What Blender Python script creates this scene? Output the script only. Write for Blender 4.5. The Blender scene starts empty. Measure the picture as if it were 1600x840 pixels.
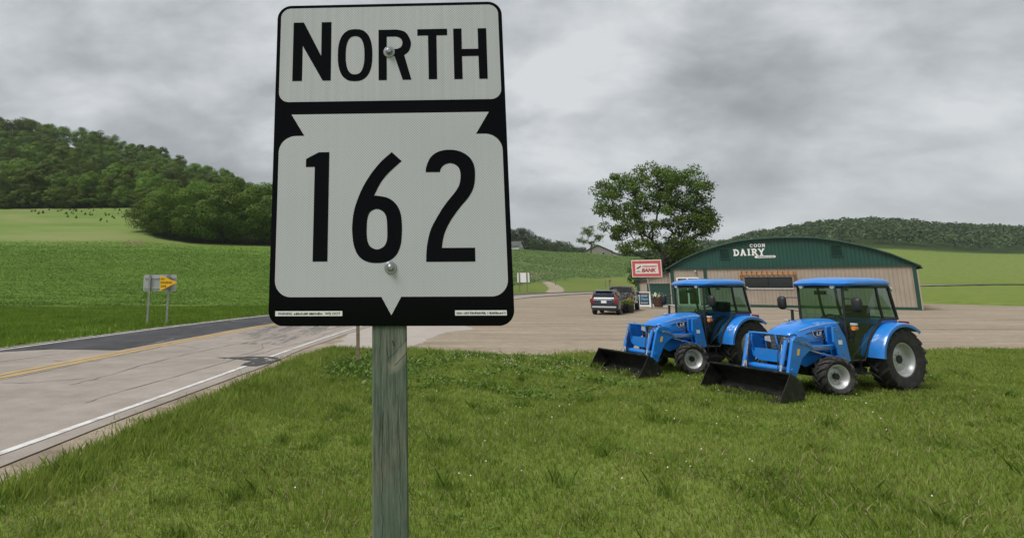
import bpy, bmesh, math, random
import numpy as np
from mathutils import Vector, Matrix
from mathutils.geometry import tessellate_polygon

# ------------------------------------------------------------------ camera, sky, sun, exposure
scene = bpy.context.scene
COL = scene.collection
rng = np.random.default_rng(7)
random.seed(7)
R = math.radians
EYE = 2.1
PITCH = math.atan(146 / 900)

cam_data = bpy.data.cameras.new("camera")
cam = bpy.data.objects.new("camera", cam_data)
COL.objects.link(cam)
cam_data.sensor_width = 36
cam_data.lens = 36 * 900 / 1600
cam_data.shift_x = 0.125
cam_data.shift_y = -0.075
cam_data.clip_start = 0.05
cam_data.clip_end = 6000
cam.location = (0, 0, EYE)
cam.rotation_euler = (math.pi / 2 + PITCH, 0, 0)
scene.camera = cam

SUN_ELEV, SUN_AZ = R(58), R(-120)      # azimuth from +y towards +x
world = bpy.data.worlds.new("World")
scene.world = world
world.use_nodes = True
wn, wl = world.node_tree.nodes, world.node_tree.links
wn.clear()


def wnode(kind, **kw):
    n = wn.new(kind)
    for k, v in kw.items():
        setattr(n, k, v)
    return n


def wmath(op, a, b=None, c=None):
    n = wnode("ShaderNodeMath", operation=op)
    for i, v in enumerate((a, b, c)):
        if v is None:
            continue
        if isinstance(v, (int, float)):
            n.inputs[i].default_value = v
        else:
            wl.new(v, n.inputs[i])
    return n.outputs[0]


w_out = wnode("ShaderNodeOutputWorld")
w_bg = wnode("ShaderNodeBackground")
w_sky = wnode("ShaderNodeTexSky", sky_type="NISHITA", sun_disc=False)
w_sky.sun_elevation = SUN_ELEV
w_sky.sun_rotation = SUN_AZ
w_tc = wnode("ShaderNodeTexCoord")
w_sep = wnode("ShaderNodeSeparateXYZ")
wl.new(w_tc.outputs["Generated"], w_sep.inputs[0])
zc = wmath("MAXIMUM", w_sep.outputs["Z"], 0.0)
den = wmath("ADD", zc, 0.42)
w_comb = wnode("ShaderNodeCombineXYZ")
wl.new(wmath("DIVIDE", w_sep.outputs["X"], den), w_comb.inputs[0])
wl.new(wmath("DIVIDE", w_sep.outputs["Y"], den), w_comb.inputs[1])


def wnoise(scale, detail, rough, off, stretch=(1, 1, 1), distort=0.0):
    mp = wnode("ShaderNodeMapping")
    mp.inputs["Location"].default_value = off
    mp.inputs["Scale"].default_value = stretch
    wl.new(w_comb.outputs[0], mp.inputs["Vector"])
    n = wnode("ShaderNodeTexNoise")
    n.inputs["Scale"].default_value = scale
    n.inputs["Detail"].default_value = detail
    n.inputs["Roughness"].default_value = rough
    n.inputs["Distortion"].default_value = distort
    wl.new(mp.outputs[0], n.inputs["Vector"])
    return n.outputs["Fac"]


c_big = wnoise(1.7, 2, 0.5, (11.1, 8.7, 3), (1, 1, 1), 0.2)
c_mid = wnoise(3.4, 9, 0.57, (2.4, 4.2, 9.0), (1.0, 1.2, 1), 0.15)
mixv = wmath("ADD", wmath("MULTIPLY", c_big, 0.45), wmath("MULTIPLY", c_mid, 0.55))
w_ramp = wnode("ShaderNodeValToRGB")
wl.new(mixv, w_ramp.inputs[0])
cr = w_ramp.color_ramp
cr.elements[0].position = 0.38
cr.elements[0].color = (0.258, 0.274, 0.286, 1)
cr.elements[1].position = 0.63
cr.elements[1].color = (0.68, 0.70, 0.712, 1)
e_ = cr.elements.new(0.47)
e_.color = (0.378, 0.398, 0.412, 1)
e_ = cr.elements.new(0.55)
e_.color = (0.525, 0.548, 0.562, 1)
# thinner, brighter cloud close to the horizon all the way round
hz = wmath("POWER", wmath("SUBTRACT", 1.0, zc), 7.0)
w_hmix = wnode("ShaderNodeMix", data_type="RGBA")
wl.new(wmath("MULTIPLY", hz, 0.6), w_hmix.inputs["Factor"])
wl.new(w_ramp.outputs[0], w_hmix.inputs["A"])
w_hmix.inputs["B"].default_value = (0.73, 0.755, 0.77, 1)
w_sc = wnode("ShaderNodeMix", data_type="RGBA", blend_type="MULTIPLY")
w_sc.inputs["Factor"].default_value = 1.0
wl.new(w_sky.outputs[0], w_sc.inputs["A"])
w_sc.inputs["B"].default_value = (0.16, 0.16, 0.16, 1)
w_mix = wnode("ShaderNodeMix", data_type="RGBA")
w_mix.inputs["Factor"].default_value = 0.95
wl.new(w_sc.outputs["Result"], w_mix.inputs["A"])
wl.new(w_hmix.outputs["Result"], w_mix.inputs["B"])
wl.new(w_mix.outputs["Result"], w_bg.inputs["Color"])
w_bg.inputs["Strength"].default_value = 0.42
wl.new(w_bg.outputs[0], w_out.inputs[0])

sun_data = bpy.data.lights.new("sun", "SUN")
sun_data.energy = 1.5
sun_data.angle = R(28)
sun_data.color = (1.0, 0.965, 0.92)
sun = bpy.data.objects.new("sun", sun_data)
COL.objects.link(sun)
sd = Vector((math.sin(SUN_AZ) * math.cos(SUN_ELEV), math.cos(SUN_AZ) * math.cos(SUN_ELEV), math.sin(SUN_ELEV)))
sun.rotation_euler = sd.to_track_quat("Z", "Y").to_euler()
sun.location = (0, 0, 60)

scene.view_settings.view_transform = "Standard"
scene.view_settings.look = "None"
scene.view_settings.exposure = 1.3
scene.view_settings.gamma = 1.0
scene.view_settings.use_curve_mapping = False
scene.cycles.use_denoising = True
scene.cycles.max_bounces = 8
scene.cycles.transparent_max_bounces = 16
scene.cycles.caustics_reflective = False
scene.cycles.caustics_refractive = False


# ------------------------------------------------------------------ materials
def nodes_of(name):
    m = bpy.data.materials.new(name)
    m.use_nodes = True
    nt = m.node_tree
    return m, nt, nt.nodes["Principled BSDF"]


def vnoise(nt, scale, detail=4, rough=0.55, stretch=None, space="Object", off=(0, 0, 0)):
    tc = nt.nodes.new("ShaderNodeTexCoord")
    mp = nt.nodes.new("ShaderNodeMapping")
    mp.inputs["Location"].default_value = off
    if stretch:
        mp.inputs["Scale"].default_value = stretch
    nt.links.new(tc.outputs[space], mp.inputs["Vector"])
    n = nt.nodes.new("ShaderNodeTexNoise")
    n.inputs["Scale"].default_value = scale
    n.inputs["Detail"].default_value = detail
    n.inputs["Roughness"].default_value = rough
    nt.links.new(mp.outputs[0], n.inputs["Vector"])
    return n.outputs["Fac"]


def ramp(nt, fac, stops):
    r = nt.nodes.new("ShaderNodeValToRGB")
    el = r.color_ramp.elements
    while len(el) < len(stops):
        el.new(0.5)
    for e, (p, c) in zip(el, stops):
        e.position = p
        e.color = (*c, 1) if len(c) == 3 else c
    if fac is not None:
        nt.links.new(fac, r.inputs[0])
    return r.outputs[0]


def nmath(nt, op, a, b=None, clamp=False):
    n = nt.nodes.new("ShaderNodeMath")
    n.operation = op
    n.use_clamp = clamp
    for i, v in enumerate((a, b)):
        if v is None:
            continue
        if isinstance(v, (int, float)):
            n.inputs[i].default_value = v
        else:
            nt.links.new(v, n.inputs[i])
    return n.outputs[0]


def mixc(nt, fac, a, b, blend="MIX"):
    n = nt.nodes.new("ShaderNodeMix")
    n.data_type = "RGBA"
    n.blend_type = blend
    for key, v in (("Factor", fac), ("A", a), ("B", b)):
        if isinstance(v, (int, float)):
            n.inputs[key].default_value = v
        elif isinstance(v, tuple):
            n.inputs[key].default_value = (*v, 1) if len(v) == 3 else v
        else:
            nt.links.new(v, n.inputs[key])
    return n.outputs["Result"]


def bump(nt, bsdf, height, strength=0.3, dist=0.01):
    b = nt.nodes.new("ShaderNodeBump")
    b.inputs["Strength"].default_value = strength
    b.inputs["Distance"].default_value = dist
    nt.links.new(height, b.inputs["Height"])
    nt.links.new(b.outputs[0], bsdf.inputs["Normal"])


def paint(name, color, rough=0.5, metal=0.0, vary=0.12, scale=3.0, coat=0.0, spec=0.5, dirt=None, bumps=None, fine=None):
    m, nt, b = nodes_of(name)
    n = vnoise(nt, scale, 5)
    lo = tuple(c * (1 - vary) for c in color)
    hi = tuple(min(1, c * (1 + vary)) for c in color)
    col = ramp(nt, n, [(0.3, lo), (0.7, hi)])
    if dirt:
        d = vnoise(nt, dirt[1], 6, 0.65, off=(4, 2, 9))
        f = ramp(nt, d, [(0.48, (0, 0, 0)), (0.72, (1, 1, 1))])
        f2 = nmath(nt, "MULTIPLY", f, dirt[2])
        col = mixc(nt, f2, col, dirt[0])
    nt.links.new(col, b.inputs["Base Color"])
    b.inputs["Roughness"].default_value = rough
    b.inputs["Metallic"].default_value = metal
    b.inputs["Specular IOR Level"].default_value = spec
    b.inputs["Coat Weight"].default_value = coat
    b.inputs["Coat Roughness"].default_value = 0.08
    if bumps:
        bump(nt, b, vnoise(nt, bumps[0], 5), bumps[1], bumps[2])
    return m


def glass(name, tint, gloss=0.14, rough=0.02):
    m = bpy.data.materials.new(name)
    m.use_nodes = True
    nt = m.node_tree
    nt.nodes.clear()
    o = nt.nodes.new("ShaderNodeOutputMaterial")
    tr = nt.nodes.new("ShaderNodeBsdfTransparent")
    tr.inputs[0].default_value = (*tint, 1)
    gl = nt.nodes.new("ShaderNodeBsdfGlossy")
    gl.inputs["Roughness"].default_value = rough
    gl.inputs[0].default_value = (0.9, 0.95, 0.95, 1)
    lw = nt.nodes.new("ShaderNodeLayerWeight")
    lw.inputs[0].default_value = 0.5
    f = nmath(nt, "ADD", nmath(nt, "MULTIPLY", nmath(nt, "POWER", lw.outputs["Facing"], 4.0), 0.7), gloss, True)
    mx = nt.nodes.new("ShaderNodeMixShader")
    nt.links.new(f, mx.inputs[0])
    nt.links.new(tr.outputs[0], mx.inputs[1])
    nt.links.new(gl.outputs[0], mx.inputs[2])
    nt.links.new(mx.outputs[0], o.inputs[0])
    return m


def leafmat(name, c0, c1, scale=0.35, trans=0.28, hue_rand=True):
    m = bpy.data.materials.new(name)
    m.use_nodes = True
    nt = m.node_tree
    nt.nodes.clear()
    o = nt.nodes.new("ShaderNodeOutputMaterial")
    n1 = vnoise(nt, scale, 3, 0.6)
    n2 = vnoise(nt, scale * 9, 2, 0.5, off=(3, 3, 3))
    v = nmath(nt, "ADD", nmath(nt, "MULTIPLY", n1, 0.6), nmath(nt, "MULTIPLY", n2, 0.4))
    col = ramp(nt, v, [(0.36, c0), (0.64, c1)])
    if hue_rand:
        oi = nt.nodes.new("ShaderNodeObjectInfo")
        hs = nt.nodes.new("ShaderNodeHueSaturation")
        nt.links.new(col, hs.inputs["Color"])
        nt.links.new(nmath(nt, "ADD", nmath(nt, "MULTIPLY", oi.outputs["Random"], 0.035), 0.482), hs.inputs["Hue"])
        nt.links.new(nmath(nt, "ADD", nmath(nt, "MULTIPLY", oi.outputs["Random"], 0.8), 0.6), hs.inputs["Value"])
        col = hs.outputs[0]
    di = nt.nodes.new("ShaderNodeBsdfDiffuse")
    tl = nt.nodes.new("ShaderNodeBsdfTranslucent")
    gl = nt.nodes.new("ShaderNodeBsdfGlossy")
    gl.inputs["Roughness"].default_value = 0.45
    nt.links.new(col, di.inputs[0])
    nt.links.new(col, tl.inputs[0])
    mx = nt.nodes.new("ShaderNodeMixShader")
    mx.inputs[0].default_value = trans
    nt.links.new(di.outputs[0], mx.inputs[1])
    nt.links.new(tl.outputs[0], mx.inputs[2])
    mx2 = nt.nodes.new("ShaderNodeMixShader")
    mx2.inputs[0].default_value = 0.012
    nt.links.new(mx.outputs[0], mx2.inputs[1])
    nt.links.new(gl.outputs[0], mx2.inputs[2])
    nt.links.new(mx2.outputs[0], o.inputs[0])
    return m


M = {}
M["blue"] = paint("tractor_blue_paint", (0.010, 0.190, 0.62), 0.28, 0, 0.06, 2.0, 0.5, dirt=((0.16, 0.17, 0.19), 6, 0.32))
M["black_steel"] = paint("black_steel", (0.008, 0.008, 0.009), 0.34, 0, 0.2, 4, 0.1, dirt=((0.075, 0.062, 0.05), 7, 0.6))
M["rusty_edge"] = paint("worn_cutting_edge", (0.10, 0.075, 0.055), 0.55, 0.3, 0.3, 12, dirt=((0.22, 0.21, 0.20), 9, 0.6))
M["black_plastic"] = paint("black_plastic", (0.014, 0.014, 0.015), 0.5, 0, 0.2, 6)
M["rubber"] = paint("tyre_rubber", (0.022, 0.021, 0.021), 0.75, 0, 0.25, 9, dirt=((0.11, 0.095, 0.075), 9, 0.45), bumps=(60, 0.25, 0.004))
M["silver"] = paint("silver_rim_paint", (0.52, 0.53, 0.53), 0.4, 0.35, 0.08, 5, dirt=((0.25, 0.22, 0.18), 9, 0.25))
M["chrome"] = paint("polished_steel_rod", (0.75, 0.75, 0.76), 0.15, 1.0, 0.03)
M["cast"] = paint("dark_cast_iron", (0.02, 0.021, 0.023), 0.6, 0.1, 0.3, 8, dirt=((0.07, 0.06, 0.05), 8, 0.4))
M["cab_glass"] = glass("cab_glass", (0.44, 0.60, 0.53), 0.07)
M["lamp_glass"] = paint("lamp_lens", (0.6, 0.62, 0.62), 0.12, 0.4, 0.1, 20)
M["amber"] = paint("amber_lens", (0.75, 0.22, 0.02), 0.2, 0, 0.1, coat=0.5)
M["red_lens"] = paint("red_lens", (0.20, 0.008, 0.013), 0.2, 0, 0.1, coat=0.5)
M["grey_trim"] = paint("grey_trim", (0.16, 0.165, 0.17), 0.45, 0, 0.1)
M["navy"] = paint("navy_badge", (0.008, 0.015, 0.07), 0.3, 0, 0.05)
M["white"] = paint("white_paint", (0.78, 0.78, 0.77), 0.45, 0, 0.04, 5)
M["seat"] = paint("seat_vinyl", (0.03, 0.03, 0.032), 0.6, 0, 0.2, 8)
M["sign_back"] = paint("bare_aluminium", (0.50, 0.51, 0.52), 0.45, 0.55, 0.10, 3, dirt=((0.3, 0.29, 0.27), 6, 0.35))
M["steel_post"] = paint("galvanised_post", (0.30, 0.30, 0.295), 0.55, 0.4, 0.18, 6)
M["weathered_wood"] = paint("weathered_wood_post", (0.20, 0.155, 0.10), 0.85, 0, 0.35, 9, bumps=(30, 0.4, 0.01))
M["yellow_sign"] = paint("yellow_sign_sheeting", (0.90, 0.50, 0.012), 0.4, 0, 0.04)
M["sign_black"] = paint("sign_black_sheeting", (0.0016, 0.0018, 0.0026), 0.18, 0, 0.15, 4, 0.0, 0.10)
M["zinc"] = paint("zinc_bolt", (0.36, 0.37, 0.37), 0.36, 0.85, 0.15, 60)
M["line_white"] = paint("road_white_paint", (0.56, 0.555, 0.54), 0.75, 0, 0.15, 1.2, dirt=((0.27, 0.245, 0.22), 4.5, 1.0))
M["line_yellow"] = paint("road_yellow_paint", (0.46, 0.29, 0.07), 0.75, 0, 0.15, 1.2, dirt=((0.27, 0.23, 0.17), 4.0, 0.85))
M["bark"] = paint("tree_bark", (0.055, 0.047, 0.038), 0.9, 0, 0.35, 3, bumps=(8, 0.6, 0.05))
M["leaf_forest"] = leafmat("forest_leaf", (0.050, 0.095, 0.013), (0.150, 0.225, 0.030), 0.3)
M["leaf_clump"] = leafmat("field_edge_leaf", (0.054, 0.108, 0.015), (0.145, 0.230, 0.033), 0.35)
M["leaf_oak"] = leafmat("oak_leaf", (0.062, 0.112, 0.020), (0.145, 0.218, 0.042), 0.4, 0.3, False)
M["leaf_far"] = leafmat("ridge_leaf", (0.035, 0.065, 0.022), (0.075, 0.115, 0.036), 0.1)
M["leaf_shrub"] = leafmat("shrub_leaf", (0.026, 0.050, 0.012), (0.06, 0.095, 0.02), 0.6)
M["crop"] = leafmat("crop_leaf", (0.092, 0.172, 0.030), (0.172, 0.275, 0.055), 0.14, 0.3, False)
M["crop_pale"] = leafmat("pale_crop_leaf", (0.135, 0.205, 0.070), (0.185, 0.265, 0.100), 0.06, 0.3, False)
M["grass_blade"] = leafmat("grass_blade", (0.165, 0.245, 0.036), (0.310, 0.385, 0.082), 0.6, 0.5, False)
M["verge_blade"] = leafmat("verge_blade", (0.105, 0.185, 0.022), (0.185, 0.275, 0.040), 0.3, 0.5, False)
M["straw"] = leafmat("dry_grass_stem", (0.26, 0.23, 0.12), (0.38, 0.33, 0.18), 1.0, 0.3, False)
M["tuft_blade"] = leafmat("tuft_blade", (0.115, 0.195, 0.028), (0.230, 0.320, 0.055), 0.8, 0.5, False)
M["weed_leaf"] = leafmat("weed_leaf", (0.085, 0.150, 0.026), (0.140, 0.220, 0.045), 2.0, 0.3, False)
M["clover"] = paint("clover_flower", (0.68, 0.68, 0.58), 0.8, 0, 0.1)
M["green_metal"] = None
M["dark_glass"] = paint("dark_window_glass", (0.012, 0.014, 0.016), 0.06, 0, 0.1, coat=0.3)
M["suv_paint"] = paint("dark_slate_blue_car_paint", (0.022, 0.034, 0.052), 0.25, 0.3, 0.08, 2, 0.7)
M["truck_paint"] = paint("black_car_paint", (0.012, 0.0125, 0.014), 0.25, 0.2, 0.08, 2, 0.7)
M["concrete"] = paint("concrete", (0.40, 0.38, 0.35), 0.85, 0, 0.12, 1.5, dirt=((0.25, 0.23, 0.2), 2.5, 0.5))
M["red_board"] = paint("red_sign_panel", (0.50, 0.075, 0.085), 0.4, 0, 0.05)
M["cream_board"] = paint("cream_sign_panel", (0.66, 0.60, 0.54), 0.45, 0, 0.05)
M["red_letter"] = paint("dark_red_letter", (0.32, 0.02, 0.04), 0.5)
M["chalk"] = paint("chalkboard", (0.022, 0.045, 0.075), 0.7, 0, 0.25, 5)
M["chalk_blue"] = paint("blue_chalk_letter", (0.12, 0.42, 0.55), 0.8)
M["barrel"] = paint("barrel_wood", (0.075, 0.032, 0.02), 0.8, 0, 0.3, 6)
M["pergola"] = paint("cedar_timber", (0.42, 0.22, 0.105), 0.7, 0, 0.25, 5)
M["roof_dark"] = paint("dark_shingle", (0.075, 0.075, 0.08), 0.85, 0, 0.25, 2)
M["house_wall"] = paint("beige_house_siding", (0.28, 0.26, 0.235), 0.75, 0, 0.08, 1)
M["house_white"] = paint("white_house_siding", (0.6, 0.6, 0.58), 0.75, 0, 0.05, 1)
M["flower_yellow"] = paint("yellow_green_foliage", (0.33, 0.30, 0.07), 0.8, 0, 0.3, 9)


def ribbed(name, color, pitch, direction, rough=0.45, contrast=0.25):
    """vertical ribbed metal cladding; direction = horizontal unit vector along the wall"""
    m, nt, b = nodes_of(name)
    tc = nt.nodes.new("ShaderNodeTexCoord")
    dt = nt.nodes.new("ShaderNodeVectorMath")
    dt.operation = "DOT_PRODUCT"
    nt.links.new(tc.outputs["Object"], dt.inputs[0])
    dt.inputs[1].default_value = direction
    fr = nmath(nt, "FRACT", nmath(nt, "DIVIDE", dt.outputs["Value"], pitch))
    tri = nmath(nt, "ABSOLUTE", nmath(nt, "SUBTRACT", fr, 0.5))
    rib = ramp(nt, tri, [(0.34, (0, 0, 0)), (0.42, (1, 1, 1))])
    base = ramp(nt, vnoise(nt, 0.8, 5), [(0.3, tuple(c * 0.9 for c in color)), (0.7, tuple(c * 1.08 for c in color))])
    st = vnoise(nt, 1.2, 4, 0.6, (3, 3, 0.25))
    base = mixc(nt, nmath(nt, "MULTIPLY", ramp(nt, st, [(0.5, (0, 0, 0)), (0.75, (1, 1, 1))]), 0.25), base, tuple(c * 0.7 for c in color))
    nt.links.new(base, b.inputs["Base Color"])
    b.inputs["Roughness"].default_value = rough
    bump(nt, b, rib, 0.9, 0.03)
    return m


FAC_E = Vector((0.8, -0.6, 0))
FAC_N = Vector((-0.6, -0.8, 0))       # outward, towards the camera
M["tan_metal"] = ribbed("tan_metal_siding", (0.34, 0.285, 0.225), 0.30, (1, 0, 0))
M["green_metal"] = ribbed("dark_green_metal_siding", (0.010, 0.062, 0.045), 0.30, (1, 0, 0))
M["white_trim"] = paint("light_green_trim", (0.06, 0.13, 0.10), 0.5, 0, 0.1)
M["green_trim"] = paint("dark_green_trim", (0.010, 0.050, 0.036), 0.45, 0, 0.1)


def sheeting(name, streak):
    m, nt, b = nodes_of(name)
    tc = nt.nodes.new("ShaderNodeTexCoord")
    vo = nt.nodes.new("ShaderNodeTexVoronoi")
    vo.feature = "F1"
    vo.inputs["Scale"].default_value = 200
    vo.inputs["Randomness"].default_value = 0.0
    mpv = nt.nodes.new("ShaderNodeMapping")
    mpv.inputs["Rotation"].default_value = (0, R(45), 0)
    mpv.inputs["Scale"].default_value = (1, 0.01, 1)
    nt.links.new(tc.outputs["Object"], mpv.inputs["Vector"])
    nt.links.new(mpv.outputs[0], vo.inputs["Vector"])
    cells = ramp(nt, vo.outputs["Distance"], [(0.25, (0.61, 0.625, 0.655)), (0.62, (0.36, 0.375, 0.40))])
    big = vnoise(nt, 3.0, 4, 0.5, (1, 0.1, 1))
    col = mixc(nt, 1.0, cells, ramp(nt, big, [(0.3, (0.93, 0.93, 0.93)), (0.7, (1, 1, 1))]), "MULTIPLY")
    stn = vnoise(nt, 75, 2, 0.6, (1, 0, 0))
    col = mixc(nt, streak, col, ramp(nt, stn, [(0.35, (0.82, 0.82, 0.80)), (0.65, (1, 1, 1))]), "MULTIPLY")
    nt.links.new(col, b.inputs["Base Color"])
    b.inputs["Roughness"].default_value = 0.33
    b.inputs["Specular IOR Level"].default_value = 0.4
    return m


M["sheet_top"] = sheeting("white_reflective_sheeting_streaked", 0.5)
M["sheet_main"] = sheeting("white_reflective_sheeting", 0.15)


def treated_post():
    m, nt, b = nodes_of("green_treated_timber")
    g = vnoise(nt, 9, 8, 0.72, (12, 12, 0.8))
    col = ramp(nt, g, [(0.28, (0.030, 0.042, 0.028)), (0.45, (0.085, 0.108, 0.078)), (0.58, (0.135, 0.158, 0.118)), (0.75, (0.22, 0.225, 0.170))])
    hair = vnoise(nt, 60, 4, 0.7, (6, 6, 0.25), off=(1, 2, 0))
    col = mixc(nt, 0.75, col, ramp(nt, hair, [(0.32, (0.35, 0.35, 0.35)), (0.62, (1.25, 1.25, 1.25))]), "MULTIPLY")
    stain = vnoise(nt, 7, 6, 0.7, (1, 1, 0.35), off=(5, 0, 2))
    col = mixc(nt, nmath(nt, "MULTIPLY", ramp(nt, stain, [(0.5, (0, 0, 0)), (0.68, (1, 1, 1))]), 0.55), col, (0.20, 0.175, 0.125))
    big = vnoise(nt, 4.5, 4, 0.6, (1, 1, 0.5), off=(0, 0, 0.4))
    col = mixc(nt, nmath(nt, "MULTIPLY", ramp(nt, big, [(0.45, (0, 0, 0)), (0.65, (1, 1, 1))]), 0.6), col, (0.095, 0.150, 0.112))
    tc = nt.nodes.new("ShaderNodeTexCoord")
    sp = nt.nodes.new("ShaderNodeSeparateXYZ")
    nt.links.new(tc.outputs["Object"], sp.inputs[0])
    # ring grain of a cut knot that sweeps down across the face, and splits
    wob = nmath(nt, "MULTIPLY", nmath(nt, "SUBTRACT", vnoise(nt, 18, 3), 0.5), 0.016)

    def streak(x0, z0, x1, z1, w):
        L = math.hypot(x1 - x0, z1 - z0)
        tx, tz = (x1 - x0) / L, (z1 - z0) / L
        dx = nmath(nt, "SUBTRACT", sp.outputs["X"], x0)
        dz = nmath(nt, "SUBTRACT", sp.outputs["Z"], z0)
        along = nmath(nt, "ADD", nmath(nt, "MULTIPLY", dx, tx), nmath(nt, "MULTIPLY", dz, tz))
        perp = nmath(nt, "ADD", nmath(nt, "SUBTRACT", nmath(nt, "MULTIPLY", dx, tz), nmath(nt, "MULTIPLY", dz, tx)), wob)
        over = nmath(nt, "MAXIMUM", nmath(nt, "SUBTRACT", nmath(nt, "ABSOLUTE", nmath(nt, "SUBTRACT", along, L / 2)), L / 2), 0.0)
        d = nmath(nt, "ADD", nmath(nt, "ABSOLUTE", perp), over)
        return ramp(nt, nmath(nt, "DIVIDE", d, w), [(0.0, (1, 1, 1)), (1.0, (0, 0, 0))])

    zt = -0.43   # sign bottom edge in post coordinates
    pale = streak(0.045, zt - 0.045, 0.008, zt - 0.10, 0.02)
    col = mixc(nt, nmath(nt, "MULTIPLY", pale, 0.6), col, (0.34, 0.32, 0.25))
    for s in ((0.044, zt - 0.062, 0.012, zt - 0.093, 0.0018), (0.044, zt - 0.03, -0.003, zt - 0.075, 0.0014), (0.005, zt - 0.035, 0.009, zt - 0.046, 0.004),
              (-0.026, zt + 0.02, -0.026, zt - 0.07, 0.0012), (-0.012, zt - 0.05, 0.0, zt - 0.085, 0.0012), (0.02, zt - 0.16, 0.025, zt - 0.5, 0.0012), (-0.018, zt - 0.2, -0.02, zt - 0.6, 0.0014)):
        col = mixc(nt, nmath(nt, "MULTIPLY", streak(*s), 0.9), col, (0.012, 0.013, 0.011))
    nt.links.new(col, b.inputs["Base Color"])
    b.inputs["Roughness"].default_value = 0.85
    bump(nt, b, g, 0.5, 0.004)
    return m


M["treated"] = treated_post()


def road_mat(name, base, dark, light):
    m, nt, b = nodes_of(name)
    fine = vnoise(nt, 45, 4, 0.7)
    lanes = vnoise(nt, 0.5, 5, 0.6)
    med = vnoise(nt, 1.8, 6, 0.65, off=(7, 1, 0))
    col = ramp(nt, lanes, [(0.3, dark), (0.5, base), (0.72, light)])
    col = mixc(nt, 0.35, col, ramp(nt, med, [(0.35, dark), (0.65, light)]))
    col = mixc(nt, 0.5, col, ramp(nt, fine, [(0.3, (0.68, 0.68, 0.68)), (0.7, (1.15, 1.15, 1.15))]), "MULTIPLY")
    nt.links.new(col, b.inputs["Base Color"])
    b.inputs["Roughness"].default_value = 0.9
    b.inputs["Specular IOR Level"].default_value = 0.2
    bump(nt, b, fine, 0.35, 0.01)
    return m


M["old_road"] = road_mat("light_worn_road", (0.285, 0.252, 0.222), (0.215, 0.190, 0.168), (0.335, 0.300, 0.268))
M["new_asphalt"] = road_mat("dark_asphalt_overlay", (0.054, 0.055, 0.060), (0.036, 0.037, 0.041), (0.090, 0.090, 0.094))
M["tar"] = road_mat("tar_patch", (0.060, 0.060, 0.062), (0.045, 0.045, 0.047), (0.085, 0.084, 0.084))
M["scrape"] = road_mat("pale_scraped_asphalt", (0.30, 0.29, 0.275), (0.20, 0.195, 0.19), (0.36, 0.345, 0.325))
M["crack"] = road_mat("filled_crack", (0.13, 0.122, 0.112), (0.10, 0.094, 0.088), (0.18, 0.168, 0.152))
M["worn_lane"] = road_mat("grey_worn_wheel_track", (0.20, 0.193, 0.185), (0.15, 0.146, 0.142), (0.27, 0.26, 0.245))


def streaky_alpha(m, scale, stretch, lo, hi, rot):
    nt = m.node_tree
    b = nt.nodes["Principled BSDF"]
    tc = nt.nodes.new("ShaderNodeTexCoord")
    mp = nt.nodes.new("ShaderNodeMapping")
    mp.inputs["Rotation"].default_value = (0, 0, rot)
    mp.inputs["Scale"].default_value = stretch
    nt.links.new(tc.outputs["Object"], mp.inputs["Vector"])
    n = nt.nodes.new("ShaderNodeTexNoise")
    n.inputs["Scale"].default_value = scale
    n.inputs["Detail"].default_value = 7
    n.inputs["Roughness"].default_value = 0.68
    nt.links.new(mp.outputs[0], n.inputs["Vector"])
    nt.links.new(ramp(nt, n.outputs["Fac"], [(lo, (0, 0, 0)), (hi, (1, 1, 1))]), b.inputs["Alpha"])


streaky_alpha(M["worn_lane"], 1.6, (1, 0.12, 1), 0.46, 0.68, R(12))
streaky_alpha(M["tar"], 2.2, (1, 0.6, 1), 0.36, 0.46, R(12))
streaky_alpha(M["scrape"], 2.0, (1, 0.3, 1), 0.42, 0.6, R(12))
M["apron"] = road_mat("pale_apron_paving", (0.36, 0.325, 0.288), (0.32, 0.288, 0.255), (0.40, 0.365, 0.325))


def gravel_mat():
    m, nt, b = nodes_of("tan_gravel")
    fine = vnoise(nt, 30, 5, 0.75)
    stones = nt.nodes.new("ShaderNodeTexVoronoi")
    stones.inputs["Scale"].default_value = 26
    tc = nt.nodes.new("ShaderNodeTexCoord")
    nt.links.new(tc.outputs["Object"], stones.inputs["Vector"])
    tracks = vnoise(nt, 0.6, 8, 0.68, (0.16, 1.25, 1))
    patch = vnoise(nt, 0.16, 5, 0.6)
    col = ramp(nt, patch, [(0.3, (0.235, 0.190, 0.138)), (0.6, (0.315, 0.260, 0.195)), (0.75, (0.355, 0.300, 0.232))])
    col = mixc(nt, 0.55, col, ramp(nt, tracks, [(0.36, (0.16, 0.128, 0.094)), (0.5, (0.295, 0.244, 0.185)), (0.66, (0.40, 0.345, 0.272))]))
    mott = vnoise(nt, 3.2, 8, 0.75, (0.6, 1.2, 1), off=(2, 8, 0))
    col = mixc(nt, 0.8, col, ramp(nt, mott, [(0.32, (0.60, 0.575, 0.53)), (0.5, (0.92, 0.90, 0.86)), (0.68, (1.15, 1.13, 1.07))]), "MULTIPLY")
    col = mixc(nt, 0.7, col, ramp(nt, fine, [(0.28, (0.55, 0.55, 0.55)), (0.7, (1.25, 1.25, 1.25))]), "MULTIPLY")
    nt.links.new(col, b.inputs["Base Color"])
    b.inputs["Roughness"].default_value = 0.95
    bump(nt, b, stones.outputs["Distance"], 0.5, 0.03)
    return m


M["gravel"] = gravel_mat()


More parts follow.
